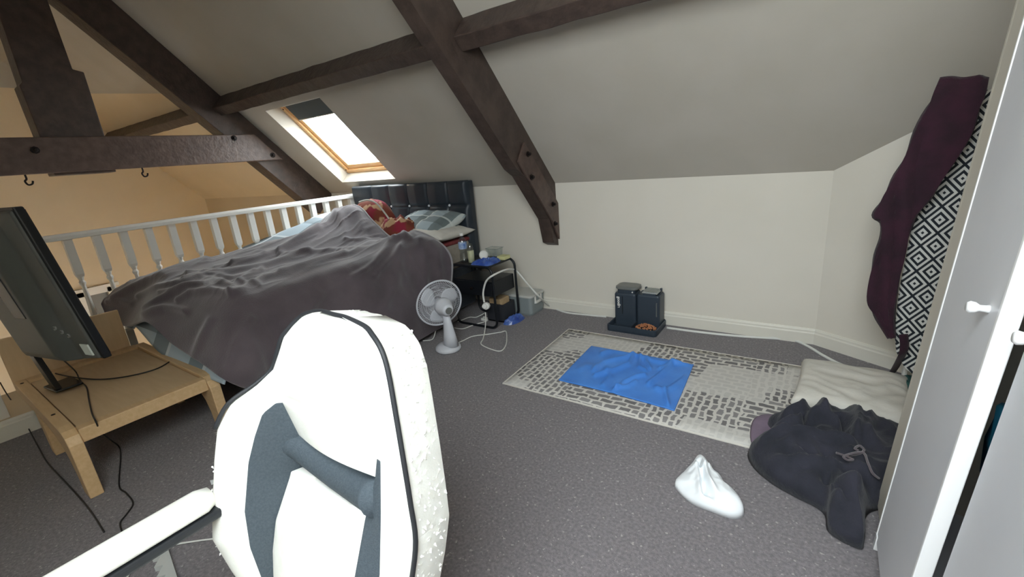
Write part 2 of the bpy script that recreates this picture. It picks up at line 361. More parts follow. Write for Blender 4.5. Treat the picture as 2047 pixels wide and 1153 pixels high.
# ================================================================== SETTING
X0, XE = -3.72, 1.62
struct(MB().box(X0 - 0.55, XE, YF - 0.2, D + 0.2, -0.25, 0.0), 'floor', M_['carpet'])
struct(MB().box(-8.3, X0 - 0.5, YF - 0.2, D + 0.2, -2.7, -2.5), 'floor.001', M_['tan'])
struct(MB().box(-4.84, XE + .2, D, D + 0.2, -0.25, K + 0.12), 'wall_back', M_['wall'])
struct(MB().box(-8.3, -4.84, D, D + 0.2, -2.7, K + 0.12), 'wall_back.001', M_['yellow'])
struct(MB().box(X0 - 0.56, X0 - 0.5, YF, D, -2.7, 0.0), 'wall_lower', M_['yellow'])
dg = Vector((0.866, -0.5, 0)); dn = Vector((0.5, 0.866, 0)); c0 = Vector((0.02, D, 0))
struct(MB().prism([c0, c0 + dg * 1.8, c0 + dg * 1.8 + dn * 0.3, c0 + dn * .1], (0, 0, 3.0)), 'wall_right', M_['wall'])
struct(MB().box(1.5, 1.7, YF - 0.2, 2.5, -0.2, 3.5), 'wall_right.001', M_['wall'])
struct(MB().box(-8.3, XE + .1, YF - 0.2, YF, -2.7, K + 0.1), 'wall_front', M_['wall'])
g = MB()
gy0, gy1, gz0, gz1 = 1.2, 1.75, -1.0, 0.05
for b in ((YF - .2, gy0, -2.7, 2.58), (gy1, D + .2, -2.7, 2.58), (gy0, gy1, -2.7, gz0), (gy0, gy1, gz1, 2.58)): g.box(-8.3, -8.1, *b)
struct(g, 'wall_left', M_['yellow'])
struct(MB().box(-8.3, -8.1, YF - .2, D + .2, 2.58, 3.6), 'wall_left.001', M_['ceil'])  # upper gable left pale: edge of the warm light set by colour
def slab(fn, x0, x1, s0, s1, mb=None):
    mb = mb or MB(); return mb.hexa([fn(x0, s0, 0), fn(x1, s0, 0), fn(x1, s1, 0), fn(x0, s1, 0), fn(x0, s0, .2), fn(x1, s0, .2), fn(x1, s1, .2), fn(x0, s1, .2)])
TX = -4.84
c = MB()
for b in ((TX, SKX0, -.1, SR + .2), (SKX1, XE + .1, -.1, SR + .2), (SKX0, SKX1, -.1, SKS0), (SKX0, SKX1, SKS1, SR + .2)): slab(sp, *b, mb=c)
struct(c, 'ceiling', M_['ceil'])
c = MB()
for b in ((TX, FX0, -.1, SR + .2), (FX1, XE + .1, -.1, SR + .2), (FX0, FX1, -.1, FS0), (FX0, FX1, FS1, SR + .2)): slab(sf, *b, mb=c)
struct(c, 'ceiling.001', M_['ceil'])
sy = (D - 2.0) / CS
sL, sR_ = (D - 1.765) / CS, (D - 2.205) / CS  # where the warm light fades on the void slope, drawn as a colour split
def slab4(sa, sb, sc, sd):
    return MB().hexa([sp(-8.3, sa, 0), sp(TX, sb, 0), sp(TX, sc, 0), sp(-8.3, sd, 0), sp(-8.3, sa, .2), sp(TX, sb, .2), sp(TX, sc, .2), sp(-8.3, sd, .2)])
struct(slab4(-.1, -.1, sR_, sL), 'ceiling.002', M_['yellow'])  # warm-lit part of the slope, its light put into the yellow
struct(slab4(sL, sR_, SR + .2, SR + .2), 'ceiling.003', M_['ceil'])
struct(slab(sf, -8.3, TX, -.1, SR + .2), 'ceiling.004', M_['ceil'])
# skirting boards, moulded top
def skirting(name, a, b, n, h=0.10):
    a, b, n = Vector(a), Vector(b), Vector(n)
    prof = [(0, 0), (0.018, 0), (0.018, h - .03), (0.013, h - .022), (0.013, h - .012), (0.006, h), (0, h)]
    struct(MB().prism([a + n * d + Vector((0, 0, z)) for d, z in prof], b - a), name, M_['skirt'])
skirting('baseboard_back', (-4.15, D, 0), (0.02, D, 0), (0, -1, 0))
skirting('baseboard_right', c0, c0 + dg * 1.7, -dn)
skirting('baseboard_front', (XE, YF, 0), (-3.7, YF, 0), (0, 1, 0))
skirting('baseboard_left', (-3.72, 0.62, 0), (-3.72, YF, 0), (1, 0, 0), 0.115)
struct(MB().box(-4.27, -3.72, YF, 0.62, 0.0, 0.105), 'trim_1', M_['yellow'])
# skylight in view: pine frame, sash, pane
def window(name, fn, x0, x1, s0, s1, fm):
    def fr(w, h0, h1, gap=0):
        mb = MB(); xs = (x0 + gap, x0 + gap + w, x1 - gap - w, x1 - gap); ss = (s0 + gap, s0 + gap + w, s1 - gap - w, s1 - gap)
        for a, b, p, q in ((xs[0], xs[1], ss[0], ss[3]), (xs[2], xs[3], ss[0], ss[3]), (xs[1], xs[2], ss[0], ss[1]), (xs[1], xs[2], ss[2], ss[3])):
            mb.hexa([fn(a, p, h0), fn(b, p, h0), fn(b, q, h0), fn(a, q, h0), fn(a, p, h1), fn(b, p, h1), fn(b, q, h1), fn(a, q, h1)])
        return mb
    o = struct(fr(0.045, .13, .205), name, fm)
    s = fr(0.05, .15, .2, 0.047).build('sash', fm, o)
    MB().add([fn(x0 + .09, s0 + .09, .178), fn(x1 - .09, s0 + .09, .178), fn(x1 - .09, s1 - .09, .178), fn(x0 + .09, s1 - .09, .178)], [(0, 1, 2, 3)]).build('pane', M_['glass'], o)
    for xx, ss in ((x0 + .022, s0 + .05), (x0 + .022, s1 - .1)):
        MB().lathe([(0.008, 0), (0.008, .004), (0.004, .006)], fn(xx, ss, .131), fn(0, 0, 0) - fn(0, 0, 1), 8).build('screw', M_['iron'], o)
    return o
window('window_1', sp, SKX0, SKX1, SKS0, SKS1, M_['pine'])
window('window_2', sf, FX0, FX1, FS0, FS1, M_['pine'])
bl = thing('roller_blind', 'charcoal roller blind drawn a short way down the skylight above the bed', 'blind', sp((SKX0 + SKX1) / 2, SKS1 - .06, .15))
xa, xb = SKX0 + .07, SKX1 - .07
MB().hexa([sp(xa, SKS1 - .25, .14), sp(xb, SKS1 - .25, .14), sp(xb, SKS1 - .06, .14), sp(xa, SKS1 - .06, .14), sp(xa, SKS1 - .25, .146), sp(xb, SKS1 - .25, .146), sp(xb, SKS1 - .06, .146), sp(xa, SKS1 - .06, .146)]).build('cloth', M_['blind'], bl)
MB().tube([sp(xa, SKS1 - .055, .135), sp(xb, SKS1 - .055, .135)], .022, 12).build('cassette', M_['white'], bl)
MB().tube([sp(xa, SKS1 - .25, .142), sp(xb, SKS1 - .25, .142)], .007, 8).build('bottom_bar', M_['metal'], bl)
# window low in the gable wall across the void
g = MB(); x_ = -8.16
for a, b, p, q in ((gy0, gy1, gz1 - .07, gz1), (gy0, gy1, gz0, gz0 + .07), (gy0, gy0 + .07, gz0, gz1), (gy1 - .07, gy1, gz0, gz1), (1.36, 1.43, gz0, gz1)): g.box(x_ - .07, x_ + .07, a, b, p, q)
w3 = struct(g, 'window_3', M_['white'])
MB().box(x_ - .005, x_, gy0 + .05, gy1 - .05, gz0 + .05, gz1 - .05).build('pane', M_['glass'], w3)
MB().box(-8.1, -8.04, gy0 - .06, gy1 + .06, gz1 + .0, gz1 + .04).build('head_moulding', M_['white'], w3)
MB().box(x_ + .01, x_ + .02, 1.43, gy1 - .07, gz0 + .07, gz1 - .07).build('blind_panel', M_['lidgrey'], w3)
hd = []
mb = MB()
for i in range(7):
    cc = Vector((-10.2, -.6 + .55 * i, -1.2)); rr = .55
    mb.rings([[cc + Vector((math.cos(a) * rr * math.sin(t) * (1 + .2 * nz(a * 2, t * 3, i)), math.sin(a) * rr * math.sin(t), math.cos(t) * rr * 2.2 * (1 + .1 * nz(a, t, i + 5)))) for a in [k * .393 for k in range(16)]] for t in [0.05 + k * .3 for k in range(11)]])
tag(mb.build('hedge', M_['hedge'], smooth=True), 'green garden hedge outside the low gable window', 'hedge')
# ================================================================== ROOF TIMBERS
def slope_beam(x0, x1, s0, s1, d, fn=sp, h=0.0):
    return MB().hexa([fn(x0, s0, -d), fn(x1, s0, -d), fn(x1, s1, -d), fn(x0, s1, -d), fn(x0, s0, h), fn(x1, s0, h), fn(x1, s1, h), fn(x0, s1, h)])
tr = thing('roof_truss', 'dark timber roof truss with king post and tie beam beyond the balustrade', 'roof truss', (-4.8, RIDGE, 1.46))
slope_beam(-4.94, -4.75, -.02, SR, .28).build('rafter', M_['timber'], tr, bevel=.006)
slope_beam(-4.94, -4.75, -.02, SR, .28, sf).build('rafter', M_['timber'], tr, bevel=.006)
tb = MB().prism([(-4.75, -.4, 1.468), (-4.75, 2.66, 1.468), (-4.75, 2.43, 1.718), (-4.75, -.15, 1.718)], (.07, 0, 0)).build('tie_beam', M_['timber2'], tr, bevel=.006)
MB().prism([(-4.92, .918, 1.45), (-4.92, 1.283, 1.45), (-4.92, 1.283, 2.185), (-4.92, 1.222, 2.2), (-4.92, 1.20, 3.1), (-4.92, .94, 3.1), (-4.92, .925, 2.09), (-4.92, .905, 2.07)], (.19, 0, 0)).build('king_post', M_['timber'], tr, bevel=.006)
def bolt(p, n, par, r=.026, mm='iron'):
    b = MB().lathe([(r, 0), (r, .006), (r * .55, .008), (r * .55, .022), (r * .4, .026)], p, n, 8); return b.build('bolt', M_[mm], par)
bolt(P(468, 276, x=-4.68), (1, 0, 0), tr); bolt(P(545, 310, x=-4.68), (1, 0, 0), tr); bolt(P(70, 300, x=-4.68), (1, 0, 0), tr)
for u, v in ((50, 350), (284, 336)):
    p = P(u, v, x=-4.715)
    p.z = 1.468
    MB().tube(smooth_path([p, p - Vector((0, 0, .03)), p + Vector((0, -.012, -.045)), p + Vector((0, -.002, -.07)), p + Vector((0, .02, -.066)), p + Vector((0, .028, -.045))], 4), .006, 8).build('hook', M_['iron'], tr)
rf = thing('rafter', 'dark principal rafter running down to the knee wall with bolted foot plate', 'roof beam', (-1.83, 3.0, .8))
mb = MB()
def rpoly(x, y0=1.0): return [sp(x, SR - .15, 0), sp(x, SR - .15, -.285), sp(x, (D - 2.86) / CS, -.285), sp(x, (D - 2.93) / CS, -.255), Vector((x, 3.06, .80)), Vector((x, 3.11, .60)), Vector((x, D - .002, .565)), Vector((x, D - .002, K)), sp(x, 0, 0)]
mb.prism(rpoly(-1.885), (.105, 0, 0)); mb.build('beam', M_['timber'], rf, bevel=.008)
pl = [P(1045, 284, x=-1.775), P(1116, 405, x=-1.775), P(1116, 478, x=-1.775), P(1101, 441, x=-1.775), P(1033, 324, x=-1.775)]
for p in pl: p.y = min(p.y, D - .004)
fp = MB().prism(pl, (.016, 0, 0)).build('foot_plate', M_['timber2'], rf, bevel=.003)
for u, v in ((1055, 308), (1062, 354), (1105, 408), (1109, 447)):
    bolt(P(u, v, x=-1.757), (1, 0, 0), fp, .02)
for x0, x1, lb in ((-8.1, -4.94, 'dark purlin in the far bay beyond the truss across the void'), (-4.75, -1.885, 'dark purlin above the skylight between truss and near rafter'), (-1.78, 1.5, 'dark purlin running right from the near rafter above the rug')):
    q = [(2.232, 2.07), (2.13, 1.955), (2.197, 1.888), (2.31, 1.99)]
    rows = []
    n = max(8, int((x1 - x0) * 14))
    for i in range(n + 1):
        x = x0 + (x1 - x0) * i / n; rows.append([Vector((x, y + .004 * nz(x * 5, j * 9.1, 2), z + .005 * nz(x * 6, j * 7.3, 8))) for j, (y, z) in enumerate(q)])
    tag(MB().rings(rows).build('purlin', M_['timber'], bevel=.006), lb, 'roof beam')
# ================================================================== BALUSTRADE
BX = -4.215
ba = thing('balustrade', 'white balustrade with turned balusters along the left edge of the loft', 'balustrade', (BX, 2.0, 0))
MB().prism([(BX - .035, .42, 1.016), (BX + .035, .42, 1.016), (BX + .035, .42, 1.04), (BX + .028, .42, 1.057), (BX - .028, .42, 1.057), (BX - .035, .42, 1.04)], (0, D - .42, 0)).build('handrail', M_['white'], ba, bevel=.004)
MB().box(BX - .035, BX + .035, .62, D, 0, .045).build('base_rail', M_['white'], ba, bevel=.004)
prof = [(0.0235, 0)]
def baluster():
    mb = MB(); w = .0235
    def sq(z, r): return [Vector((r * sx_, r * sy_, z)) for sx_, sy_ in ((-1, -1), (1, -1), (1, 1), (-1, 1))]
    mb.rings([sq(.045, w), sq(.30, w), sq(.315, w * .75)])
    mb.rings([sq(.755, w * .8), sq(.775, w), sq(1.016, w)])
    pr = [(.014, .31), (.02, .33), (.013, .345), (.016, .36), (.022, .43), (.021, .48), (.016, .58), (.013, .66), (.012, .69), (.019, .705), (.02, .715), (.013, .73), (.017, .745), (.02, .757)]
    mb.lathe(pr, n=10); return mb
b0 = baluster().build('baluster', M_['white'], ba, local=True)
for k in range(-2, 17):
    y = .76 + .1522 * k
    if y > 3.15: break
    o = b0 if k == -2 else bpy.data.objects.new('baluster', b0.data)
    if k > -2: COL.objects.link(o); o.parent = ba
    o.location = (0, y - 2.0, 0)
n_ = P(22, 827, z=.105)
nw = thing('newel_post', 'square white newel post standing on the low ledge at far left', 'newel post', (-3.80, .12, .105))
MB().box(-3.845, -3.765, .10, .18, .105, 1.1).build('shaft', M_['white'], nw, bevel=.005)
MB().lathe([(.05, 1.1), (.052, 1.115), (.03, 1.125), (.045, 1.16), (.03, 1.2), (.001, 1.21)], (-3.805, .14, 0)).build('cap', M_['white'], nw, smooth=True)
# ================================================================== BED
bd = thing('bed', 'double bed with dark divan and black tufted headboard under the skylight', 'bed', (-3.35, 2.05, 0))
BL, BR_, BF, BH = -4.11, -2.585, 1.08, 3.035
MB().box(BL + .01, BR_ - .01, BF, BH, .03, .40).build('divan_base', M_['navy'], bd, bevel=.02, seg=3)
mt = MB().box(BL, BR_, BF, BH, .40, .635).build('mattress', M_['matt'], bd, bevel=.045, seg=4)
MB().box(BL - .004, BR_ + .004, BF - .004, BH + .0, .615, .65).build('fitted_sheet', M_['redsheet'], mt, bevel=.016, seg=3)
HX0, HX1, HZ1 = -4.14, -2.56, 1.134
bx = [-3.84, -3.58, -3.32, -3.058, -2.80]
rows = []; NX, NZ = 150, 60
for i in range(NZ + 1):
    z = .30 + (HZ1 + .012 - .30) * i / NZ; row = []
    for j in range(NX + 1):
        x = HX0 + (HX1 - HX0) * j / NX
        dv = min(abs(x - b - .012 * math.sin((z - .92) * 5)) for b in bx); dh = min(abs(z - .921), abs(z - .45)); e = min(x - HX0, HX1 - x, HZ1 + .012 - z)
        g_ = 1 - .9 * math.exp(-(dv / .011) ** 2)
        g_ = min(g_, 1 - .85 * math.exp(-(dh / .010) ** 2)); db = min(math.hypot(x - b, z - .921) for b in bx)
        pill = (min(dv, .13) / .13) ** .6 * .5 + (min(dh, .12) / .12) ** .6 * .5
        yy = .052 * (.30 * g_ + .70 * pill) - .012 * math.exp(-(db / .022) ** 2) + .0015 * nz(x * 9, z * 9)
        yy *= min(1, max(e, 0) / .03) ** .5 if e < .03 else 1
        row.append(Vector((x, 3.055 - yy, z - (.012 if i == NZ else 0))))
    rows.append(row)
hb = MB().grid(rows).build('headboard', M_['leath'], bd, smooth=True)
MB().box(HX0, HX1, 3.052, 3.115, .30, HZ1 - .005).build('headboard_back', M_['leath'], hb, bevel=.008)
for s in (-3.95, -2.75): MB().box(s - .03, s + .03, 3.06, 3.10, 0, .3).build('headboard_leg', M_['leath'], hb)
for b in bx: MB().lathe([(.012, 0), (.013, .004), (.009, .011), (.004, .014)], (b, 3.047, .921), (0, -1, 0), 10).build('crystal_button', M_['crystal'], hb, smooth=True)
# control net of the throw (foot row to head row, left column to right drape)
def U(u, v, y): return P(u, v, y=y)
def XX(x, u, v): return P(u, v, x=x)
V = Vector
def drapeR(y, dx=0): return [V((-2.50 + dx, y, .50)), V((-2.44 + dx, y, .28)), V((-2.41 + dx, y, .05))]
net = [
 [XX(-4.10, 202, 606), XX(-3.96, 216, 634), U(252, 652, .80), U(291, 643, .79), U(345, 688, .79), U(405, 728, .79), U(448, 758, .80), U(500, 776, .88), V((-2.45, 1.02, .16)), V((-2.42, 1.08, .06))],
 [XX(-4.16, 218, 590), XX(-4.10, 236, 576), V((-3.78, 1.03, .70)), V((-3.45, 1.0, .70)), V((-3.1, 1.0, .685)), V((-2.8, 1.0, .675)), V((-2.60, 1.03, .65))] + drapeR(1.1, .01),
 [XX(-4.17, 282, 575), XX(-4.10, 282, 558), V((-3.8, 1.2, .73)), V((-3.45, 1.2, .725)), V((-3.1, 1.2, .70)), V((-2.82, 1.2, .69)), V((-2.60, 1.2, .665))] + drapeR(1.22, .02),
 [XX(-4.16, 400, 545), XX(-4.10, 400, 525), V((-3.8, 1.5, .755)), V((-3.45, 1.5, .74)), V((-3.1, 1.5, .705)), V((-2.82, 1.5, .70)), V((-2.60, 1.5, .675))] + drapeR(1.5, -.01),
 [U(505, 520, 1.92), U(530, 500, 1.92), V((-3.75, 1.88, .80)), V((-3.42, 1.88, .76)), V((-3.1, 1.88, .71)), V((-2.82, 1.88, .70)), V((-2.60, 1.88, .68))] + drapeR(1.88, .015),
 [U(580, 495, 2.2), U(598, 478, 2.22), U(640, 455, 2.25), V((-3.36, 2.25, .82)), V((-3.08, 2.25, .735)), V((-2.82, 2.25, .73)), V((-2.59, 2.25, .695))] + drapeR(2.25, -.005),
 [U(632, 452, 2.5), U(652, 434, 2.5), U(690, 415, 2.5), U(722, 446, 2.45), U(770, 486, 2.42), U(824, 474, 2.42), U(866, 494, 2.46), U(884, 535, 2.5), V((-2.43, 2.47, .28)), V((-2.41, 2.48, .05))],
 [U(654, 440, 2.62), U(670, 424, 2.62), U(713, 411, 2.62), U(748, 445, 2.57), U(790, 479, 2.52), U(832, 462, 2.54), U(880, 486, 2.56), U(903, 520, 2.58), V((-2.44, 2.55, .30)), V((-2.42, 2.56, .05))],
]
FOLDS = [  # fold lines measured in the photograph: pixels, height, width in pixels
 ([(215, 603), (240, 600), (262, 607)], .014, 5), ([(290, 630), (312, 620), (330, 616), (353, 618), (372, 622)], .030, 7), ([(276, 592), (318, 573), (364, 564), (398, 558), (444, 563)], .022, 5),
 ([(227, 594), (269, 571), (307, 556), (349, 541), (383, 529), (414, 520)], .024, 6), ([(292, 617), (318, 600), (345, 586), (383, 573), (429, 567), (467, 575), (490, 558), (524, 541)], .026, 5),
 ([(356, 600), (383, 585), (425, 581), (463, 588)], .022, 5), ([(463, 588), (490, 579), (528, 556), (581, 546), (639, 529), (690, 510)], .026, 6),
 ([(375, 548), (444, 545), (501, 537), (536, 529), (581, 514), (620, 503)], .024, 5), ([(368, 558), (414, 552), (467, 556), (509, 545)], .018, 4), ([(467, 529), (520, 518), (581, 491), (604, 476), (639, 457)], .022, 6),
 ([(560, 545), (611, 536), (669, 519), (716, 503), (783, 486), (810, 474), (826, 466)], .024, 5), ([(700, 556), (729, 541), (747, 527), (769, 502), (786, 486), (813, 475)], .026, 6),
 ([(560, 510), (622, 505), (657, 500), (690, 500), (716, 497), (739, 486), (778, 486)], .018, 4), ([(560, 503), (591, 486), (627, 460), (654, 449), (672, 424)], .022, 5), ([(750, 552), (763, 536), (786, 513), (816, 474)], .020, 5),
 ([(420, 575), (470, 565), (520, 570)], .014, 4), ([(320, 585), (370, 576), (410, 574)], .016, 4), ([(430, 535), (480, 526), (530, 510)], .016, 4), ([(690, 480), (735, 480), (790, 482)], .012, 3), ([(680, 430), (688, 455), (690, 480)], .018, 9), ([(715, 425), (722, 450), (728, 475)], .014, 8),
 ([(640, 590), (600, 640), (585, 700)], .016, 10), ([(500, 640), (470, 690), (455, 740)], .014, 10), ([(420, 640), (400, 680), (385, 715)], .016, 8), ([(840, 480), (850, 540), (845, 600)], .018, 9), ([(872, 505), (880, 560), (872, 620)], .016, 8), ([(800, 500), (790, 560), (770, 610)], .016, 10)]
def fold_fn(F_):
    sg = np.array([(a[0], a[1], b[0], b[1], h, w) for ln, h, w in F_ for a, b in zip(ln, ln[1:])], float); sl = np.array([k for k, (ln, h, w) in enumerate(F_) for _ in ln[1:]])
    def f(p):
        c = RM @ np.array([p.x, p.y, p.z - CAMZ]); u, v = c[0] / c[2] * FPX + W_ / 2, c[1] / c[2] * FPX + H_ / 2
        a = sg[:, :2]; d = sg[:, 2:4] - a; q = np.array([u, v]) - a; t = np.clip((q * d).sum(1) / (d * d).sum(1), 0, 1); r = np.hypot(*(q - d * t[:, None]).T)
        out = np.zeros(len(F_)); np.maximum.at(out, sl, sg[:, 4] * np.exp(-(r / sg[:, 5]) ** 2)); return out.sum()
    return f
folds = fold_fn(FOLDS)
def wr(p, i, j):
    top = max(0.0, 1 - max(0, j - .62) / .10) if j > .62 else 1
    left = max(.25, 1 - j * 1.1)
    foot = max(0, min(1, (i - .10) / .12))
    b = ridge(p.x * 13 + p.y * 2.5, p.y * 3.0, 7.7)
    w = (b ** 3 if b > 0 else 0) * .012 * left * foot
    if j > .6: w = w * top + (1 - top) * (.010 * ridge(p.y * 6 + p.z, p.z * 1.2, 4) + .006 * nz(p.y * 9, p.z * 9))
    ed = min(1, i * 12 + .3, (1 - i) * 10)
    return (w + folds(p)) * (.2 + .8 * ed) + .005 * nz(p.x * 6, p.y * 6, p.z * 6)
gr = displace(surf(net, 30, 27), wr)
th_ = MB().grid(gr).build('throw_blanket', M_['throw'], smooth=True, solid=.012)
tag(th_, 'large charcoal fleece throw spread rumpled over the whole bed', 'blanket')
hem = MB().tube([gr[-1][k] for k in range(10, len(gr[-1]) - 24, 4)], .009, 6).build('hem', mat('throw_hem', (150, 146, 148), .9, sheen=.4), th_, smooth=True)
# duvet below the throw: shows at the left side and at the foot
net2 = [[q - V((0, 0, .03)) for q in r[:7]] for r in net]
net2[0] = [XX(-4.13, 214, 626), XX(-4.05, 226, 645), U(262, 656, .885), U(268, 648, .885), U(312, 700, .885), U(372, 737, .885), U(440, 768, .90)]
net2[0] = [XX(-4.08, 214, 622), XX(-4.0, 226, 640), U(262, 656, .825), U(272, 654, .82), U(318, 704, .815), U(375, 738, .815), U(446, 768, .82)]
net2[1] = [q + V((0, .035, -.01)) for q in net2[1]]
for r, (a, b, c_) in {4: ((468, 515, 1.95), (496, 490, 1.95), (552, 484, 1.98)), 5: ((560, 482, 2.3), (602, 447, 2.34), (636, 444, 2.34)), 6: ((600, 450, 2.55), (640, 429, 2.55), (672, 432, 2.55)), 7: ((640, 440, 2.68), (668, 424, 2.68), (705, 420, 2.66))}.items():
    net2[r][0], net2[r][1], net2[r][2] = U(*a), U(*b), U(*c_) - V((0, 0, .02))
gd = displace(surf(net2, 14, 12), lambda p, i, j: .012 * ridge(p.x * 8, p.y * 5, 9) * max(0, .35 - j) * 2)
tag(MB().grid(gd).build('duvet', M_['plaid'], smooth=True, solid=.01, uv=lambda q: (q.x * 1.0, q.y + q.z * 1.0)), 'pale blue grey plaid duvet showing under the charcoal throw at side and foot', 'duvet')
def pillow(name, cx, cy, cz, wx, wy, wz, m, label, cat='pillow', tilt=0.0, yaw=0.0, seed=0, pw=3.2, pinch=.5):
    rows = []; n = 40
    mm = Matrix.Translation((cx, cy, cz)) @ Matrix.Rotation(yaw, 4, 'Z') @ Matrix.Rotation(tilt, 4, 'X')
    def P_(s, t, side):
        a = max(0, 1 - abs(s) ** pw) ** pinch; b = max(0, 1 - abs(t) ** pw) ** pinch
        z = side * wz / 2 * a * b; k = 1 - .06 * (1 - abs(s) ** 2) * abs(t) ** 3; k2 = 1 - .06 * (1 - abs(t) ** 2) * abs(s) ** 3
        w = .010 * ridge(s * 2 + t, t * 3 + seed, seed) * a * b
        return mm @ V((s * wx / 2 * k2, t * wy / 2 * k, z + (w if side > 0 else 0)))
    mb = MB(); g1 = [[P_(-1 + 2 * j / n, -1 + 2 * i / n, 1) for j in range(n + 1)] for i in range(n + 1)]; g2 = [[P_(-1 + 2 * j / n, -1 + 2 * i / n, -1) for j in range(n + 1)] for i in range(n + 1)]
    mb.grid(g1); mb.grid([r[::-1] for r in g2])
    inv = mm.inverted()
    return tag(mb.build(name, m, smooth=True, uv=lambda q: (lambda l: (l.x * 1.3, l.y * 1.3))(inv @ q)), label, cat)
pillow('pillow', -2.885, 2.80, .71, .76, .44, .12, M_['cream'], 'white pillow lying beneath the plaid pillow on the bed', seed=2)
pillow('pillow', -2.945, 2.86, .772, .70, .40, .16, M_['pillow'], 'grey green plaid pillow lying on top against the headboard', tilt=.34, yaw=-.10, seed=4, pw=4)
pillow('pillow', -3.68, 2.84, .72, .70, .42, .14, M_['plaid'], 'pale plaid pillow on the left half of the bed under the red heap', seed=6)
# red printed heap at the bed head
rows = []; cc = V((-3.47, 2.74, .72))
for i in range(15):
    t = i / 14 * math.pi / 2; row = []
    for k in range(40):
        a = k / 40 * 2 * math.pi; r = math.cos(t) ** .7
        wv = 1 + .10 * nz(math.cos(a) * 2, math.sin(a) * 2, t * 2 + 3)
        row.append(cc + V((math.cos(a) * .25 * r * wv - .03 * math.sin(t), math.sin(a) * .15 * r * wv, math.sin(t) ** .8 * .30 * (1 + .08 * nz(a, t, 5)))))
    rows.append(row)
rh = MB().rings(rows).build('patterned_blanket', M_['redp'], smooth=True); tag(rh, 'red and brown printed fleece with pale hem heaped up at the bed head', 'blanket')
ed = [P(u, v, y=2.60) for u, v in ((718, 404), (735, 400), (752, 406), (768, 424), (782, 444), (792, 460))]
MB().tube(smooth_path(ed, 5), .008, 6).build('pale_hem', M_['cream'], rh, smooth=True)
ol = [(-3.30, 2.60), (-3.14, 2.55), (-2.98, 2.56), (-2.88, 2.66), (-2.93, 2.76), (-3.08, 2.77), (-3.24, 2.72)]
pz = mound(ol, .15, seed=5, amp=.35, fs=11, zb=.70)
tag(pz.build('scarf', M_['redp'], smooth=True), 'small crumpled red and cream printed scarf beside the plaid pillow', 'scarf')
# ================================================================== BEDSIDE TABLE AND WHAT STANDS ON IT
NX0, NX1, NY0, NY1, NZT = -2.455, -2.035, 2.59, 2.895, .505
bt = thing('bedside_table', 'black metal bedside table with rounded tube frames and a drawer', 'table', ((NX0 + NX1) / 2, (NY0 + NY1) / 2, 0))
def rrect(x0, x1, z0, z1, y, r, n=6):
    pts = []
    for cx, cz, a0 in ((x1 - r, z1 - r, 0), (x0 + r, z1 - r, 90), (x0 + r, z0 + r, 180), (x1 - r, z0 + r, 270)):
        for k in range(n + 1):
            a = math.radians(a0 + 90 * k / n); pts.append(V((cx + r * math.cos(a), y, cz + r * math.sin(a))))
    return pts
for y in (NY0, NY1): MB().tube(rrect(NX0, NX1, .011, NZT, y, .06), .010, 10, closed=True).build('frame', M_['blackm'], bt, smooth=True)
MB().box(NX0 + .03, NX1 - .03, NY0, NY1, NZT - .008, NZT + .008).build('table_top', M_['blackm'], bt, bevel=.003)
MB().box(NX0 + .012, NX1 - .012, NY0 + .012, NY1 - .012, .265, .385).build('drawer_case', M_['blackm'], bt, bevel=.004)
df = MB().box(NX0 + .02, NX1 - .02, NY0 - .002, NY0 + .014, .27, .38).build('drawer', M_['blackm'], bt, bevel=.004)
MB().lathe([(.009, 0), (.009, .012), (.013, .016), (.011, .022)], (-2.245, NY0 - .002, .325), (0, -1, 0), 12).build('knob', M_['iron'], df)
TZ = NZT + .008
def bottle(name, p, prof, m, label, cat):
    t = thing(name, label, cat, p); return t
wb = thing('water_bottle', 'clear plastic water bottle with blue label and white cap on bedside table', 'bottle', (-2.36, 2.66, TZ))
MB().lathe([(.026, 0), (.033, .004), (.034, .03), (.030, .06), (.026, .08), (.030, .10), (.033, .115), (.033, .16), (.028, .185), (.014, .205), (.012, .222)], (-2.36, 2.66, TZ), n=20).build('bottle_body', M_['clear'], wb, smooth=True)
MB().lathe([(.0338, .112), (.0342, .115), (.0342, .162), (.0338, .165)], (-2.36, 2.66, TZ), n=20).build('label_band', M_['wlabel'], wb, smooth=True)
MB().lathe([(.0145, .216), (.015, .22), (.015, .236), (.013, .239)], (-2.36, 2.66, TZ), n=16).build('cap', M_['white'], wb)
mk = thing('milk_bottle', 'small clear bottle half full of milk beside the water bottle', 'bottle', (-2.285, 2.66, TZ))
MB().lathe([(.022, 0), (.025, .006), (.027, .05), (.0275, .10), (.024, .13), (.018, .152), (.012, .158)], (-2.285, 2.66, TZ), n=20).build('bottle_body', M_['clear'], mk, smooth=True)
MB().lathe([(.0205, .003), (.024, .008), (.0258, .05), (.0262, .098)], (-2.285, 2.66, TZ), n=20).build('milk', M_['milk'], mk, smooth=True)
cp = thing('pot_lid', 'small white round lid leaning upright behind the blue packet', 'lid', (-2.245, 2.78, TZ))
MB().lathe([(.036, 0), (.038, .004), (.036, .010), (.02, .012)], (-2.25, 2.775, TZ + .038), (.75, -.6, .28), 20).build('disc', M_['white'], cp, smooth=True)
tu = thing('plastic_tub', 'open clear plastic tub at the back of bedside table', 'tub', (-2.20, 2.84, TZ))
r0 = lambda s, z: [V((-2.185 + a * s, 2.84 + b * s * .8, z)) for a, b in ((-1, -1), (1, -1), (1, 1), (-1, 1))]
MB().grid([r0(.03, TZ + .001), r0(.048, TZ + .001), r0(.055, TZ + .085), r0(.060, TZ + .085)], True).build('tub_body', M_['clear'], tu, bevel=.006)
MB().tube(r0(.058, TZ + .086), .003, 6, closed=True).build('rim', M_['clear'], tu)
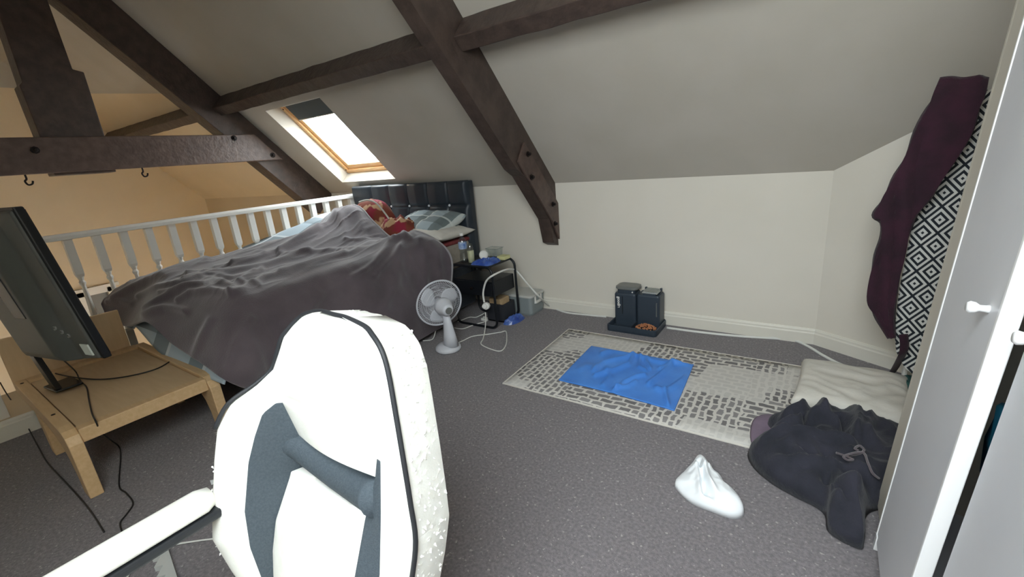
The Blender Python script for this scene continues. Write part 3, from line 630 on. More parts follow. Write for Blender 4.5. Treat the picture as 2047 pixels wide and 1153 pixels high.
ol = [(-2.245, 2.60), (-2.16, 2.595), (-2.08, 2.60), (-2.065, 2.66), (-2.075, 2.76), (-2.12, 2.80), (-2.18, 2.74), (-2.24, 2.68)]
tag(mound(ol, .028, seed=2, amp=.75, fs=30, zb=TZ, per=3, rings=7).build('wipes_packet', M_['bpack'], smooth=False), 'crumpled blue plastic packet on the front of bedside table', 'packet')
tag(MB().box(-2.135, -2.06, 2.80, 2.88, TZ, TZ + .028).build('card_box', M_['ycard'], bevel=.003), 'small pale yellow box at back corner of bedside table', 'box')
bn = thing('storage_bin', 'small black open bin standing beneath the bedside table', 'bin', (-2.14, 2.80, 0))
mb = MB()
for a in ((-2.23, -2.06, 2.72, 2.73), (-2.23, -2.06, 2.87, 2.88), (-2.23, -2.22, 2.73, 2.87), (-2.07, -2.06, 2.73, 2.87)): mb.box(*a, .012, .16)
mb.box(-2.23, -2.06, 2.72, 2.88, .012, .02); mb.build('bin_body', M_['fleck'], bn)
tag(MB().box(-2.21, -2.09, 2.735, 2.855, .022, .20).build('carton', M_['tan'], bevel=.004), 'tan cardboard carton sticking out of the black bin', 'carton')
ol = [(-2.06, 2.70), (-1.99, 2.72), (-1.965, 2.80), (-1.98, 2.90), (-2.04, 2.88), (-2.05, 2.78)]
tag(mound(ol, .040, seed=8, amp=.7, fs=28, per=3, rings=6).build('carrier_bag', M_['bpack'], smooth=False), 'crumpled blue plastic bag on the carpet by the bedside table foot', 'bag')
sb = thing('storage_box', 'grey plastic storage box with pale lid beside the bedside table', 'box', (-2.09, 3.05, 0))
def rr2(x0, x1, y0, y1, z, r=.03, n=5):
    pts = []
    for cx, cy, a0 in ((x1 - r, y1 - r, 0), (x0 + r, y1 - r, 90), (x0 + r, y0 + r, 180), (x1 - r, y0 + r, 270)):
        for k in range(n + 1):
            a = math.radians(a0 + 90 * k / n); pts.append(V((cx + r * math.cos(a), cy + r * math.sin(a), z)))
    return pts
MB().rings([rr2(-2.245, -1.945, 2.955, 3.155, .001), rr2(-2.25, -1.94, 2.948, 3.16, .02), rr2(-2.255, -1.935, 2.943, 3.165, .16)]).build('box_body', M_['boxg'], sb)
ld = MB().rings([rr2(-2.262, -1.928, 2.936, 3.167, .158), rr2(-2.262, -1.928, 2.936, 3.167, .172), rr2(-2.25, -1.94, 2.948, 3.158, .178), rr2(-2.235, -1.955, 2.965, 3.14, .174)]).build('lid', M_['boxl'], sb, bevel=.003)
MB().box(-1.937, -1.917, 3.0, 3.10, .10, .118).box(-1.937, -1.925, 3.0, 3.012, .10, .16).box(-1.937, -1.925, 3.088, 3.10, .10, .16).build('clip_handle', M_['white'], sb, bevel=.003)
# ================================================================== FAN
FB = V((-2.15, 2.14, 0)); ax = V((-.90, .42, .10)).normalized()
fan = thing('desk_fan', 'white desk fan on the carpet seen from behind beside the bed', 'fan', FB)
def ell(cx, cy, rx, ry, z, n=28): return [V((cx + rx * math.cos(2 * math.pi * k / n), cy + ry * math.sin(2 * math.pi * k / n), z)) for k in range(n)]
MB().rings([ell(FB.x, FB.y, .088, .085, .002), ell(FB.x, FB.y, .095, .092, .01), ell(FB.x, FB.y, .092, .09, .028), ell(FB.x, FB.y, .07, .065, .046), ell(FB.x + .02, FB.y, .035, .03, .056)]).build('base', M_['fanw'], fan, smooth=True)
mpos = FB + V((0.02, -.005, .33))
MB().rings([ell(FB.x + .03, FB.y, .062, .05, .04, 16), ell(FB.x + .03, FB.y, .048, .038, .12, 16), ell(FB.x + .025, FB.y, .034, .027, .21, 16), ell(FB.x + .02, FB.y, .024, .020, .29, 16)]).build('neck', M_['fanw'], fan, smooth=True)
mo = MB().lathe([(.02, -.075), (.035, -.072), (.042, -.06), (.050, -.03), (.062, .0), (.063, .035), (.045, .05)], mpos, ax, 24).build('motor_housing', M_['fanw'], fan, smooth=True)
MB().lathe([(.024, 0), (.025, .003), (.019, .004), (.019, .001), (.012, .001), (.011, .004), (.004, .004)], mpos - ax * .075, -ax, 20).build('vent', M_['lidgrey'], mo)
MB().box(mpos.x - .035, mpos.x + .03, mpos.y - .02, mpos.y + .02, mpos.z - .065, mpos.z - .035).build('tilt_bracket', M_['fanw'], fan, bevel=.008)
gc = mpos + ax * .09; e1 = ax.orthogonal().normalized(); e1 = (V((0, 0, 1)) - ax * ax.z).normalized(); e2 = ax.cross(e1)
def circ(c_, r, n=48): return [c_ + (e1 * math.cos(2 * math.pi * k / n) + e2 * math.sin(2 * math.pi * k / n)) * r for k in range(n)]
GR = .168
gu = MB().tube(circ(gc, GR), .0065, 8, closed=True).build('grille_ring', M_['fanw'], fan, smooth=True)
wi = MB()
for k in range(72):
    a = 2 * math.pi * k / 72; d = e1 * math.cos(a) + e2 * math.sin(a); d2 = e1 * math.cos(a + .5) + e2 * math.sin(a + .5)
    wi.tube([gc - ax * .035 + d * .055, gc - ax * .028 + (d * .6 + d2 * .4).normalized() * .11, gc + d2 * GR], .0011, 3)
    wi.tube([gc + ax * .045 + d * .04, gc + ax * .035 + d * .11, gc + d * GR], .0011, 3)
for r, h in ((.08, -.033), (.11, -.028), (.14, -.016), (.04, .045), (.08, .041), (.11, .035), (.14, .02)): wi.tube(circ(gc + ax * h, r, 40), .0012, 3, closed=True)
wi.build('grille_wires', M_['fanw'], fan, kind='stuff')
for k in range(3):
    a0 = math.radians(52 + 120 * k); rows = []
    for i in range(9):
        t = i / 8; r = .03 + .118 * t; wd_ = math.radians(22 + 66 * math.sin(math.pi * min(1, t * .86 + .08)) ** .8 * (1 - .35 * t)); row = []
        for j in range(7):
            a = a0 + (j / 6 - .5) * wd_ + .35 * t; row.append(gc + ax * (.012 + .02 * (j / 6 - .5)) + (e1 * math.cos(a) + e2 * math.sin(a)) * r)
        rows.append(row)
    MB().grid(rows).build('blade', M_['fanw'], fan, smooth=True, solid=.002)
MB().lathe([(.03, -.01), (.032, .0), (.03, .025), (.01, .032)], gc, ax, 16).build('hub', M_['fanw'], fan)
# cables
def cable(pts, r, name, m, label, cat='cable', k=6, n=6):
    return tag(MB().tube(smooth_path(pts, k), r, n).build(name, m, smooth=True), label, cat)
F = lambda u, v, z=.006: P(u, v, z=z)
cable([P(903, 690, z=.02), F(925, 681), F(945, 672), F(975, 668), F(1000, 664), F(1011, 662), F(1013, 675), F(1011, 690), F(1002, 701), F(985, 699), F(962, 688), F(966, 676), P(970, 655, y=2.52), P(971, 635, y=2.535), P(970, 624, y=2.545)], .0042, 'fan_cable', M_['cable'], 'white mains cable looping over the carpet from the fan to a plug')
pg = thing('plug_adaptor', 'white round plug and socket hanging in front of the bedside table', 'plug', P(971, 612, y=2.555))
pp = P(971, 612, y=2.55)
MB().lathe([(.026, -.03), (.03, -.026), (.03, .0), (.026, .004)], pp, (.3, -.95, .1), 8).build('socket', M_['cable'], pg, bevel=.003)
MB().lathe([(.022, 0), (.021, .014), (.016, .02)], pp + V((-.008, -.0, 0)), (.3, -.95, .1), 8).build('plug', M_['white'], pg, bevel=.002)
cable([P(968, 604, y=2.557), P(966, 585, y=2.562), P(972, 562, y=2.56), P(986, 550, y=2.57), P(1008, 540, y=2.70), P(1020, 538, y=2.82), P(1032, 541, y=2.92), P(1050, 562, y=2.93), P(1075, 590, y=2.90), F(1100, 612, .02), F(1130, 624), F(1170, 629), F(1212, 633)], .008, 'extension_cable', M_['cable'], 'thick white extension cable arching over the bedside table down to the skirting', k=8)
cable([F(1333, 655), F(1400, 664), F(1480, 672), F(1560, 677), F(1590, 681), F(1615, 692), F(1645, 710), F(1680, 728), F(1720, 742)], .009, 'floor_cable', M_['cable'], 'thick white cable running along the skirting to the cream cushion', k=8)
cable([P(845, 681, z=.006), F(862, 679), F(868, 672, .02), P(872, 655, z=.06), P(880, 640, z=.10)], .004, 'loose_cable', M_['cable'], 'short white cable behind the fan base near the bed')
cable([F(908, 655), F(925, 657), F(945, 650), F(962, 645), F(975, 641)], .004, 'loose_cable', M_['cable'], 'white cable on the floor from fan towards small socket under table')
cable([F(915, 643), F(938, 634), F(952, 634), F(968, 626, .03)], .004, 'loose_cable', M_['cable'], 'upper white cable between the bed base and bedside table')
cable([F(978, 638), F(984, 633), F(992, 629)], .004, 'loose_cable', M_['cable'], 'short white cable running right from the small socket')
sk = thing('small_socket', 'small white socket block on carpet under bedside table', 'socket', F(970, 640, 0))
q = F(970, 640, 0)
MB().box(q.x - .03, q.x + .03, q.y - .02, q.y + .02, 0, .022).build('body', M_['cable'], sk, bevel=.004)
MB().lathe([(.006, 0), (.006, .012)], (q.x - .008, q.y, .022), n=8).build('switch', M_['white'], sk)
# ================================================================== PET FEEDER
pf = thing('pet_feeder', 'charcoal twin pet feeder and water dispenser standing against the skirting', 'pet feeder', (-1.075, 3.02, 0))
fx0, fx1, fy0, fy1 = -1.258, -.892, 2.90, 3.16
mb = MB(); mb.rings([rr2(fx0, fx1, fy0, fy1, .001, .025), rr2(fx0, fx1, fy0, fy1, .012, .025), rr2(fx0 + .006, fx1 - .006, fy0 + .006, fy1 - .006, .012, .022)])
tray = mb.build('tray', M_['feeder'], pf)
mb = MB(); mb.grid([rr2(fx0, fx1, fy0, fy1, .01, .025), rr2(fx0, fx1, fy0, fy1, .046, .025), rr2(fx0 + .004, fx1 - .004, fy0 + .004, fy1 - .004, .049, .022), rr2(fx0 + .012, fx1 - .012, fy0 + .012, fy1 - .012, .045, .018), rr2(fx0 + .016, fx1 - .016, fy0 + .016, fy1 - .016, .012, .016)], True)
mb.build('rim', M_['feeder'], tray); MB().box(-1.079, -1.071, fy0 - .001, 3.04, .01, .05).build('divider', M_['feeder'], tray)
def tank(x0, x1, z1):
    return MB().rings([rr2(x0, x1, 3.025, 3.155, .012, .018), rr2(x0, x1, 3.025, 3.155, z1 - .012, .018), rr2(x0 + .006, x1 - .006, 3.031, 3.15, z1, .014)])
t1 = tank(-1.243, -1.078, .258).build('water_tank', M_['feeder'], pf)
MB().rings([rr2(-1.225, -1.09, 3.035, 3.148, .256, .02), rr2(-1.225, -1.09, 3.035, 3.148, .285, .02)]).build('tank_neck', M_['feeder'], t1)
MB().rings([rr2(-1.235, -1.075, 3.03, 3.155, .285, .035), rr2(-1.24, -1.07, 3.025, 3.158, .292, .035), rr2(-1.238, -1.072, 3.027, 3.156, .306, .034), rr2(-1.225, -1.085, 3.04, 3.143, .311, .03)]).build('tank_lid', M_['lidgrey'], t1)
MB().lathe([(.005, 0), (.005, .004)], (-1.105, 3.034, .272), (0, -1, 0), 10).build('stud', M_['white'], t1)
MB().box(-1.182, -1.176, 3.022, 3.026, .10, .235).build('seam', M_['black'], t1)
t2 = tank(-1.074, -.905, .262).build('food_hopper', M_['feeder'], pf)
MB().box(-1.03, -.935, 3.03, 3.15, .258, .272).build('hopper_neck', M_['feeder'], t2, bevel=.003)
rl = MB().box(-1.035, -.925, 3.035, 3.148, .272, .280).build('ribbed_lid', M_['ribgrey'], t2, bevel=.003)
rb = MB()
for i in range(12): rb.box(-1.030 + i * .0088, -1.0255 + i * .0088, 3.04, 3.145, .28, .286)
rb.build('rib', M_['ribgrey'], rl, kind='stuff')
for a in (-1.035, -.925): MB().box(a - .006, a + .006, 3.12, 3.14, .272, .292).build('lug', M_['feeder'], rl)
MB().tube([(-.925, 3.022, .11), (-.925, 3.018, .118), (-.925, 3.018, .205), (-.925, 3.022, .213)], .0035, 6).build('handle', M_['lidgrey'], t2)
# white lettering running down the tank
cu = bpy.data.curves.new('lettering', 'FONT'); cu.body = 'goodie'; cu.size = .032; cu.extrude = .0006; cu.align_x = 'CENTER'; cu.offset = .0009
to = bpy.data.objects.new('tmp', cu); COL.objects.link(to); dgp = bpy.context.evaluated_depsgraph_get(); me = bpy.data.meshes.new_from_object(to.evaluated_get(dgp)); bpy.data.objects.remove(to)
lo_ = bpy.data.objects.new('lettering', me); COL.objects.link(lo_); me.materials.clear(); me.materials.append(M_['white']); lo_.parent = t1
lo_.matrix_local = Matrix.Translation(V((-1.216, 3.0235, .188)) - pf.location) @ Matrix.Rotation(math.radians(90), 4, 'X') @ Matrix.Rotation(math.radians(-90), 4, 'Z')
kb = MB(); random.seed(5)
for i in range(190):
    a, r = random.uniform(0, 6.28), random.random() ** .5; x, y = -.982 + .074 * r * math.cos(a), 2.968 + .042 * r * math.sin(a); z = .036 + .030 * (1 - r * r) * random.uniform(.75, 1)
    kb.lathe([(.002, -.004), (.006, -.002), (.006, .002), (.002, .004)], (x, y, z), (random.uniform(-1, 1), random.uniform(-1, 1), 1), 6)
kb.build('kibble', M_['kibble'], pf, kind='stuff')
# ================================================================== RUG AND CLOTHS
rg = thing('rug', 'pale grey rug with sketched brick print on the dark carpet', 'rug', (-.66, 2.35, 0))
RX0, RX1, RY0, RY1 = -1.49, .10, 1.895, 2.80
rows = [[V((RX0 + (RX1 - RX0) * j / 30 - (.03 * (1 - j / 30) * (i / 14)), RY0 + (RY1 - RY0) * i / 14, .008 + .0015 * nz(j * .4, i * .4))) for j in range(31)] for i in range(15)]
MB().grid(rows).build('pile', M_['rug'], rg, smooth=True, solid=.008)
edge = [rows[0][j] for j in range(31)] + [rows[i][30] for i in range(1, 15)] + [rows[14][j] for j in range(29, -1, -1)] + [rows[i][0] for i in range(13, 0, -1)]
MB().tube([p - V((0, 0, .003)) for p in edge], .0055, 6, closed=True).build('binding', M_['cream'], rg)
cn = [[P(1117, 757, z=.02), P(1230, 785, z=.02), P(1348, 818, z=.02)], [P(1150, 722, z=.02), P(1265, 742, z=.03), P(1368, 772, z=.02)], [P(1182, 690, z=.02), P(1272, 706, z=.035), P(1387, 727, z=.02)]]
MF = [([(640, 310), (700, 260), (830, 230), (900, 200)], .020, 4), ([(690, 205), (760, 180), (850, 190)], .016, 5), ([(900, 205), (960, 240), (990, 300)], .018, 4), ([(890, 205), (860, 270), (780, 300), (650, 340)], .020, 4), ([(1050, 300), (1130, 262), (1250, 280)], .018, 4), ([(980, 395), (1060, 330), (1120, 280)], .020, 5),
 ([(760, 440), (830, 380), (900, 350), (960, 340)], .018, 4), ([(780, 420), (850, 410), (900, 380)], .016, 4), ([(1030, 420), (1080, 440), (1100, 520)], .020, 6), ([(940, 205), (1000, 250), (1080, 262), (1180, 260)], .018, 4), ([(720, 300), (740, 350), (700, 400)], .012, 7), ([(560, 300), (600, 280), (650, 290)], .010, 8), ([(930, 230), (920, 290), (960, 310)], .014, 4), ([(1080, 440), (1150, 400), (1210, 350)], .016, 6)]
MF = [([(980 + x / 3.1, 640 + y / 3.1) for x, y in ln], h, w * .75) for ln, h, w in MF]; mfold = fold_fn(MF)
gm = displace(surf(cn, 30, 40), lambda p, i, j: (mfold(p) + .007 * nz(p.x * 7, p.y * 7, 2)) * min(1, 10 * j, 10 * (1 - j), 10 * i, 10 * (1 - i)) - .003)
tag(MB().grid(gm).build('pet_mat', M_['blue'], smooth=True, solid=.008), 'wrinkled bright blue nylon pet mat lying on the rug', 'mat')
cu_ = pillow('cushion', .185, 2.49, .058, .46, .50, .105, M_['cream'], 'cream cushion lying flat at right end of rug', 'cushion', seed=3, pw=6, pinch=.35, yaw=-.05)
ol = [(.36, 2.26), (.43, 2.30), (.47, 2.5), (.47, 2.72), (.52, 2.80), (.40, 2.83), (.37, 2.72), (.39, 2.5)]
tag(mound(ol, .10, seed=3, amp=.2, fs=8).build('folded_blanket', M_['teal'], smooth=True), 'teal blanket bundled beside the cream cushion near the ironing board', 'blanket')
ol = [(-.19, 2.11), (-.13, 2.20), (-.02, 2.19), (.02, 2.03), (-.06, 1.93), (-.165, 1.91)]
tag(mound(ol, .02, seed=1, amp=.2, fs=10, zb=.008).build('lilac_cloth', M_['lilac'], smooth=True), 'flat lilac cloth on the rug under the dark fleece', 'cloth')
ol = [(-.175, 1.86), (-.125, 1.95), (-.10, 2.02), (-.13, 2.10), (-.06, 2.20), (.0, 2.21), (.05, 2.31), (.14, 2.33), (.25, 2.28), (.40, 2.25), (.44, 2.05), (.40, 1.83), (.23, 1.70), (.205, 1.55), (.19, 1.50), (.11, 1.53), (.09, 1.62), (.0, 1.66), (-.08, 1.70), (-.15, 1.77)]
px = lambda *q: [tuple(P(u, v, z=.08)[:2]) for u, v in q]
FL = [(px((1510, 890), (1560, 880), (1640, 890), (1700, 905)), 0.033, .016), (px((1520, 920), (1600, 930), (1690, 945), (1740, 960)), 0.036, .018), (px((1545, 860), (1590, 868), (1640, 850)), 0.045, .02), (px((1555, 845), (1600, 835), (1610, 815)), 0.033, .02), (px((1640, 810), (1650, 860), (1700, 880)), 0.039, .02), (px((1700, 820), (1715, 850), (1712, 890)), 0.039, .016), (px((1740, 830), (1730, 870), (1735, 895)), 0.030, .016), (px((1580, 950), (1650, 975), (1720, 985)), 0.033, .018), (px((1660, 1005), (1700, 990), (1760, 1000)), 0.036, .02), (px((1600, 905), (1640, 930)), -0.045, .012), (px((1600, 850), (1612, 870)), -0.060, .015), (px((1670, 850), (1690, 880)), -0.060, .015), (px((1650, 960), (1690, 1000)), -0.045, .014)]
fl = mound(ol, .115, rings=34, seed=9, amp=.30, fs=6, zb=.006, per=10, centre=(.12, 1.95), prof=.4, fine=.14, lines=FL).build('fleece_blanket', M_['fleece'], smooth=True)
tag(fl, 'dark navy grey fleece robe dropped in a heap against the wardrobe', 'blanket')
Z = .135
dr = [P(1700, 910, z=Z), P(1712, 908, z=Z), P(1722, 905, z=Z + .01), P(1727, 898, z=Z + .015), P(1718, 891, z=Z + .015), P(1709, 896, z=Z + .015), P(1716, 900, z=Z + .015)]
MB().tube(smooth_path(dr, 6), .004, 6).build('drawstring', M_['throw'], fl, smooth=True)
dr = [P(1672, 905, z=Z), P(1690, 911, z=Z + .01), P(1705, 918, z=Z + .01), P(1694, 919, z=Z + .01), P(1688, 911, z=Z + .015), P(1724, 904, z=Z + .015), P(1735, 925, z=Z + .01), P(1744, 945, z=Z), P(1757, 956, z=Z - .02)]
MB().tube(smooth_path(dr, 6), .004, 6).build('drawstring', M_['throw'], fl, smooth=True)
px = lambda *q: [tuple(P(u, v, z=.05)[:2]) for u, v in q]
WL = [(px((1397, 920), (1404, 950), (1408, 985)), -.035, .010), (px((1408, 968), (1424, 985)), -.03, .012), (px((1392, 925), (1398, 955), (1402, 985)), .022, .012), (px((1405, 925), (1414, 958), (1428, 985)), .024, .012), (px((1352, 978), (1372, 985), (1400, 988)), .018, .010), (px((1402, 1000), (1410, 990), (1440, 1008), (1465, 1012)), .016, .009), (px((1403, 1015), (1420, 1022), (1440, 1008)), .014, .008), (px((1378, 936), (1400, 935), (1420, 933)), .012, .008)]
ol = [(-.35, 1.725), (-.325, 1.715), (-.29, 1.66), (-.245, 1.63), (-.21, 1.58), (-.165, 1.545), (-.138, 1.485), (-.17, 1.447), (-.24, 1.445), (-.31, 1.452), (-.37, 1.49), (-.392, 1.525), (-.375, 1.60), (-.36, 1.66)]
tag(mound(ol, .060, rings=26, seed=14, amp=.2, fs=9, per=7, prof=.35, centre=(-.26, 1.56), lines=WL, fine=.06).build('crumpled_cloth', M_['whitec'], smooth=True), 'crumpled white cloth lying alone on the open carpet', 'cloth')
# ================================================================== IRONING BOARD AND ROBE
ib = thing('ironing_board', 'ironing board with black and white diamond cover leaning upright on the wall', 'ironing board', (.50, 2.62, 0))
def yb(z): return 2.60 + .09 * z
oz = [(.505, .11), (.44, .125), (.385, .165), (.345, .24), (.325, .35), (.322, .55), (.352, 1.33), (.39, 1.385), (.64, 1.40), (.665, 1.36), (.67, .55), (.665, .35), (.64, .24), (.60, .165), (.55, .125)]
ptsb = []
for i in range(len(oz)):
    a, b = oz[i], oz[(i + 1) % len(oz)]
    for k in range(4): ptsb.append(V((a[0] + (b[0] - a[0]) * k / 4, yb(a[1] + (b[1] - a[1]) * k / 4), a[1] + (b[1] - a[1]) * k / 4)))
MB().prism(ptsb, (0, .03, 0)).build('cover', M_['diamond'], ib, bevel=.008, seg=3)
MB().tube([(.40, 2.72, .02), (.42, 2.79, .9)], .011, 8).build('leg', M_['white'], ib); MB().tube([(.60, 2.66, .02), (.58, 2.77, .9)], .011, 8).build('leg', M_['white'], ib)
MB().tube([(.36, 2.725, .02), (.64, 2.645, .02)], .012, 8).build('foot_bar', M_['white'], ib)
rows = []
for v, a, b, yo in ((158, 1881, 1972, 2.62), (200, 1861, 1962, 2.58), (260, 1830, 1946, 2.57), (310, 1810, 1918, 2.565), (360, 1783, 1884, 2.56), (400, 1762, 1858, 2.56), (430, 1746, 1832, 2.555), (446, 1760, 1824, 2.555), (480, 1760, 1815, 2.55), (520, 1747, 1806, 2.55), (560, 1738, 1798, 2.545), (600, 1733, 1791, 2.54), (625, 1745, 1788, 2.545), (650, 1763, 1786, 2.55), (676, 1780, 1785, 2.555)):
    rows.append([P(a + (b - a) * k / 16, v, y=yo) for k in range(17)])
rows = [[p for p in r] for r in surf([[q for q in r[::2]] for r in rows], 4, 4)]
rows = displace(rows, lambda p, i, j: .016 * ridge(p.x * 16 + p.z * 2.2, p.z * 1.2, 2) * min(1, 5 * j, 5 * (1 - j)))
rb_ = MB().grid(rows).build('bathrobe', M_['robe'], smooth=True, solid=.025, soff=0)
tag(rb_, 'burgundy velour robe draped over the top of the ironing board', 'robe')
bp_ = [P(1806, 668, y=2.57), P(1808, 690, y=2.56), P(1802, 712, y=2.58), V((.36, 2.85, .012)), V((.30, 2.86, .01)), V((.26, 2.88, .008))]
MB().tube(smooth_path(bp_, 6), .022, 8, flat=.35).build('belt', M_['robe'], rb_, smooth=True)
# ================================================================== WARDROBE
LE = math.atan(.06)
wr_ = thing('wardrobe', 'white two door wardrobe at the right edge with one door ajar', 'wardrobe', (.262, 1.17, 0), rot=(0, LE, 0))
def wb_(x0, x1, y0, y1, z0, z1): return MB().box(x0 - .262, x1 - .262, y0 - 1.17, y1 - 1.17, z0, z1)
ZT = 1.95
wb_(.245, .85, 1.73, 1.75, .0, ZT).build('side_panel', M_['wardb'], wr_, local=True, bevel=.002)
wb_(.265, .85, .60, .62, .0, ZT).build('side_panel', M_['ward'], wr_, local=True, bevel=.002)
wb_(.245, .27, 1.555, 1.73, .02, ZT).build('stile', M_['wardb'], wr_, local=True, bevel=.002)
wb_(.265, .85, .62, 1.73, ZT - .02, ZT).build('top_panel', M_['ward'], wr_, local=True)
wb_(.265, .85, .62, 1.73, .06, .08).build('bottom_panel', M_['ward'], wr_, local=True)
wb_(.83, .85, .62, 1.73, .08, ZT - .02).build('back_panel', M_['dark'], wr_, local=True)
wb_(.28, .30, .62, 1.555, 0, .06).build('plinth', M_['ward'], wr_, local=True)
wb_(.226, .25, 1.525, 1.55, 0, .05).build('foot', M_['warde'], wr_, local=True)
d1 = wb_(.229, .258, 1.152, 1.545, .03, ZT - .01).build('door', M_['ward'], wr_, local=True, bevel=.002)
wb_(.2275, .2585, 1.140, 1.152, .03, ZT - .01).build('door_edge', M_['warde'], d1, local=True, bevel=.002)
wb_(.2265, .2585, 1.541, 1.549, .0, ZT - .01).build('door_edge', M_['warde'], d1, local=True, bevel=.002)
d2 = wb_(.262, .282, .635, 1.105, .06, ZT - .01).build('door', M_['ward'], wr_, local=True, bevel=.002)
def knob(x, y, z, d, par):
    o = V((x - .262, y - 1.17, z)); MB().lathe([(.009, 0), (.007, .006), (.0065, .014), (.011, .020), (.0125, .028), (.009, .033)], o, (-1, 0, 0), 14).build('knob', M_['warde'], par, local=True, smooth=True)
k1 = P(1970, 613, x=.275); knob(.229, 1.205, .93, 0, d1); knob(.262, 1.055, .93, 0, d2)
cl = thing('hanging_shirt', 'turquoise cloth glimpsed inside the wardrobe through the door gap', 'shirt', (.40, 1.12, .3))
rows = [[V((.36 + .02 * math.sin(k * .9 + i), .98 + .02 * k, .25 + .09 * i)) for k in range(16)] for i in range(6)]
MB().grid(rows).build('fabric', M_['tealc'], cl, smooth=True, solid=.02)
# ================================================================== BENCH TABLE AND TV
bn_ = thing('bench_table', 'low birch bench table with curved legs at the foot of the bed', 'table', (-3.1, .56, 0))
def side(y0, y1):
    out = [(-3.66, .325), (-2.70, .325), (-2.64, .318), (-2.60, .30), (-2.578, .265), (-2.572, .0)]
    inn = [(-2.66, .0), (-2.672, .10), (-2.70, .165), (-2.75, .212), (-2.83, .24), (-2.95, .252), (-3.66, .255)]
    return MB().prism([(x, y0, z) for x, z in out + inn], (0, y1 - y0, 0))
for a, b in ((.235, .285), (.795, .845)):
    side(a, b).build('side_frame', M_['birch'], bn_, bevel=.004)
    MB().prism([(-3.285, a + .005, 0), (-3.205, a + .005, 0), (-3.20, a + .005, .26), (-3.31, a + .005, .26)], (0, b - a - .01, 0)).build('leg', M_['birch'], bn_, bevel=.004)
for u, v in ((45, 766), (114, 826)):
    p = P(u, v, z=.3255); p.y = .26; MB().lathe([(.008, 0), (.008, .002)], p, n=10).build('screw_cap', M_['iron'], bn_)
MB().box(-2.655, -2.60, .285, .795, .252, .318).build('front_rail', M_['birch'], bn_, bevel=.004)
MB().box(-3.594, -2.663, .292, .788, .296, .311).build('top_panel', M_['birchp'], bn_)
MB().box(-3.665, -3.60, .285, .795, .26, .326).build('back_rail', M_['birch'], bn_, bevel=.003)
MB().box(-3.69, -3.668, .235, .775, .26, .575).build('back_board', M_['birchp'], bn_, bevel=.004)
A = V((-2.60, .478, .588)); B = V((-3.275, .318, .588)); rt = (A - B).normalized(); nb = V((rt.y, -rt.x, 0)); upv = (V((0, 0, 1)) + nb * .148).normalized(); TW = (A - B).length; THt = (1.276 - .588) / upv.z
tv = thing('television', 'black flat television seen from behind standing on the low birch bench', 'television', (A + B) / 2 - V((0, 0, .26)))
def T(a, b, c_): return A - rt * a + upv * b + nb * (c_ + .028)      # a from right edge to left, b up, c towards viewer
def tbox(a0, a1, b0, b1, c0_, c1, mb=None):
    return (mb or MB()).hexa([T(a0, b0, c0_), T(a1, b0, c0_), T(a1, b1, c0_), T(a0, b1, c0_), T(a0, b0, c1), T(a1, b0, c1), T(a1, b1, c1), T(a0, b1, c1)])
tbox(0, TW, 0, THt, -.03, .004).build('bezel', M_['tvb'], tv, bevel=.006)
tbox(.012, TW - .012, .015, THt - .012, -.034, -.029).build('screen', M_['tvb'], tv)
def loop(ins, bot, top, c_, ins2=None):
    return [T(ins, bot, c_), T((ins + TW - (ins2 or ins)) / 2, bot - .0, c_), T(TW - (ins2 or ins), bot, c_), T(TW - (ins2 or ins), (bot + top) / 2, c_), T(TW - (ins2 or ins), top, c_), T((ins + TW - (ins2 or ins)) / 2, top, c_), T(ins, top, c_), T(ins, (bot + top) / 2, c_)]
bs = MB().rings([loop(.012, .006, THt - .012, .002), loop(.018, .006, THt - .016, .014), loop(.125, -.004, THt - .07, .022), loop(.18, -.002, THt - .12, .062), loop(.21, .03, THt - .2, .075)]).build('back_shell', M_['tv'], tv, bevel=.02, seg=3, angle=8, smooth=False)
tbox(.235, .33, .22, .42, .068, .078).build('port_recess', M_['tvb'], tv, bevel=.003)
for k in range(3):
    MB().lathe([(.010, 0), (.010, .006), (.005, .006), (.005, .001)], T(.150 - .012 * k, .165 - .022 * k, .038 - .009 * k), nb, 12).build('jack', M_['metal'], tv)
tbox(.028, .085, .025, .080, .016, .0225).build('rating_label', M_['label'], tv)
tbox(.61, .655, -.25, .03, -.012, .012).build('stand_neck', M_['tvb'], tv, bevel=.004)
q0 = T(.645, -.25, 0); MB().prism([V((q0.x - .12, q0.y - .03, .327)), V((q0.x + .04, q0.y - .01, .327)), V((q0.x + .04, q0.y + .10, .327)), V((q0.x - .15, q0.y + .09, .327))], (0, 0, .012)).build('stand_base', M_['tvb'], tv, bevel=.004)
ZB = .318
cable([T(.40, .03, .05), P(66, 715, z=.42), P(80, 733, z=.36), P(110, 746, z=ZB), P(150, 754, z=ZB), P(200, 758, z=ZB), P(255, 752, z=ZB), P(310, 738, z=ZB), P(340, 722, z=ZB), P(352, 712, z=ZB)], .0036, 'power_lead', M_['cableb'], 'black lead curving across the bench top from the television to the bed')
cable([T(.22, .03, .06), P(150, 741, z=.34), P(160, 760, z=ZB), P(173, 774, z=ZB), P(178, 800, z=ZB), P(184, 826, z=ZB), P(192, 843, z=ZB + .012), P(201, 862, z=.24), P(222, 880, z=.10), F(238, 893), F(241, 915), F(238, 970), F(252, 985), F(266, 1005), F(255, 1025), F(240, 1045), F(245, 1065)], .0033, 'aerial_lead', M_['cableb'], 'black lead dropping off the bench front down to the carpet')
cable([P(0, 764, z=.20), P(14, 788, z=.13), P(35, 818, z=.07), F(58, 858, .02), F(76, 892), F(96, 926), F(150, 984), F(180, 1020), F(208, 1063)], .0033, 'floor_lead', M_['cableb'], 'black lead trailing over the carpet left of the bench leg')
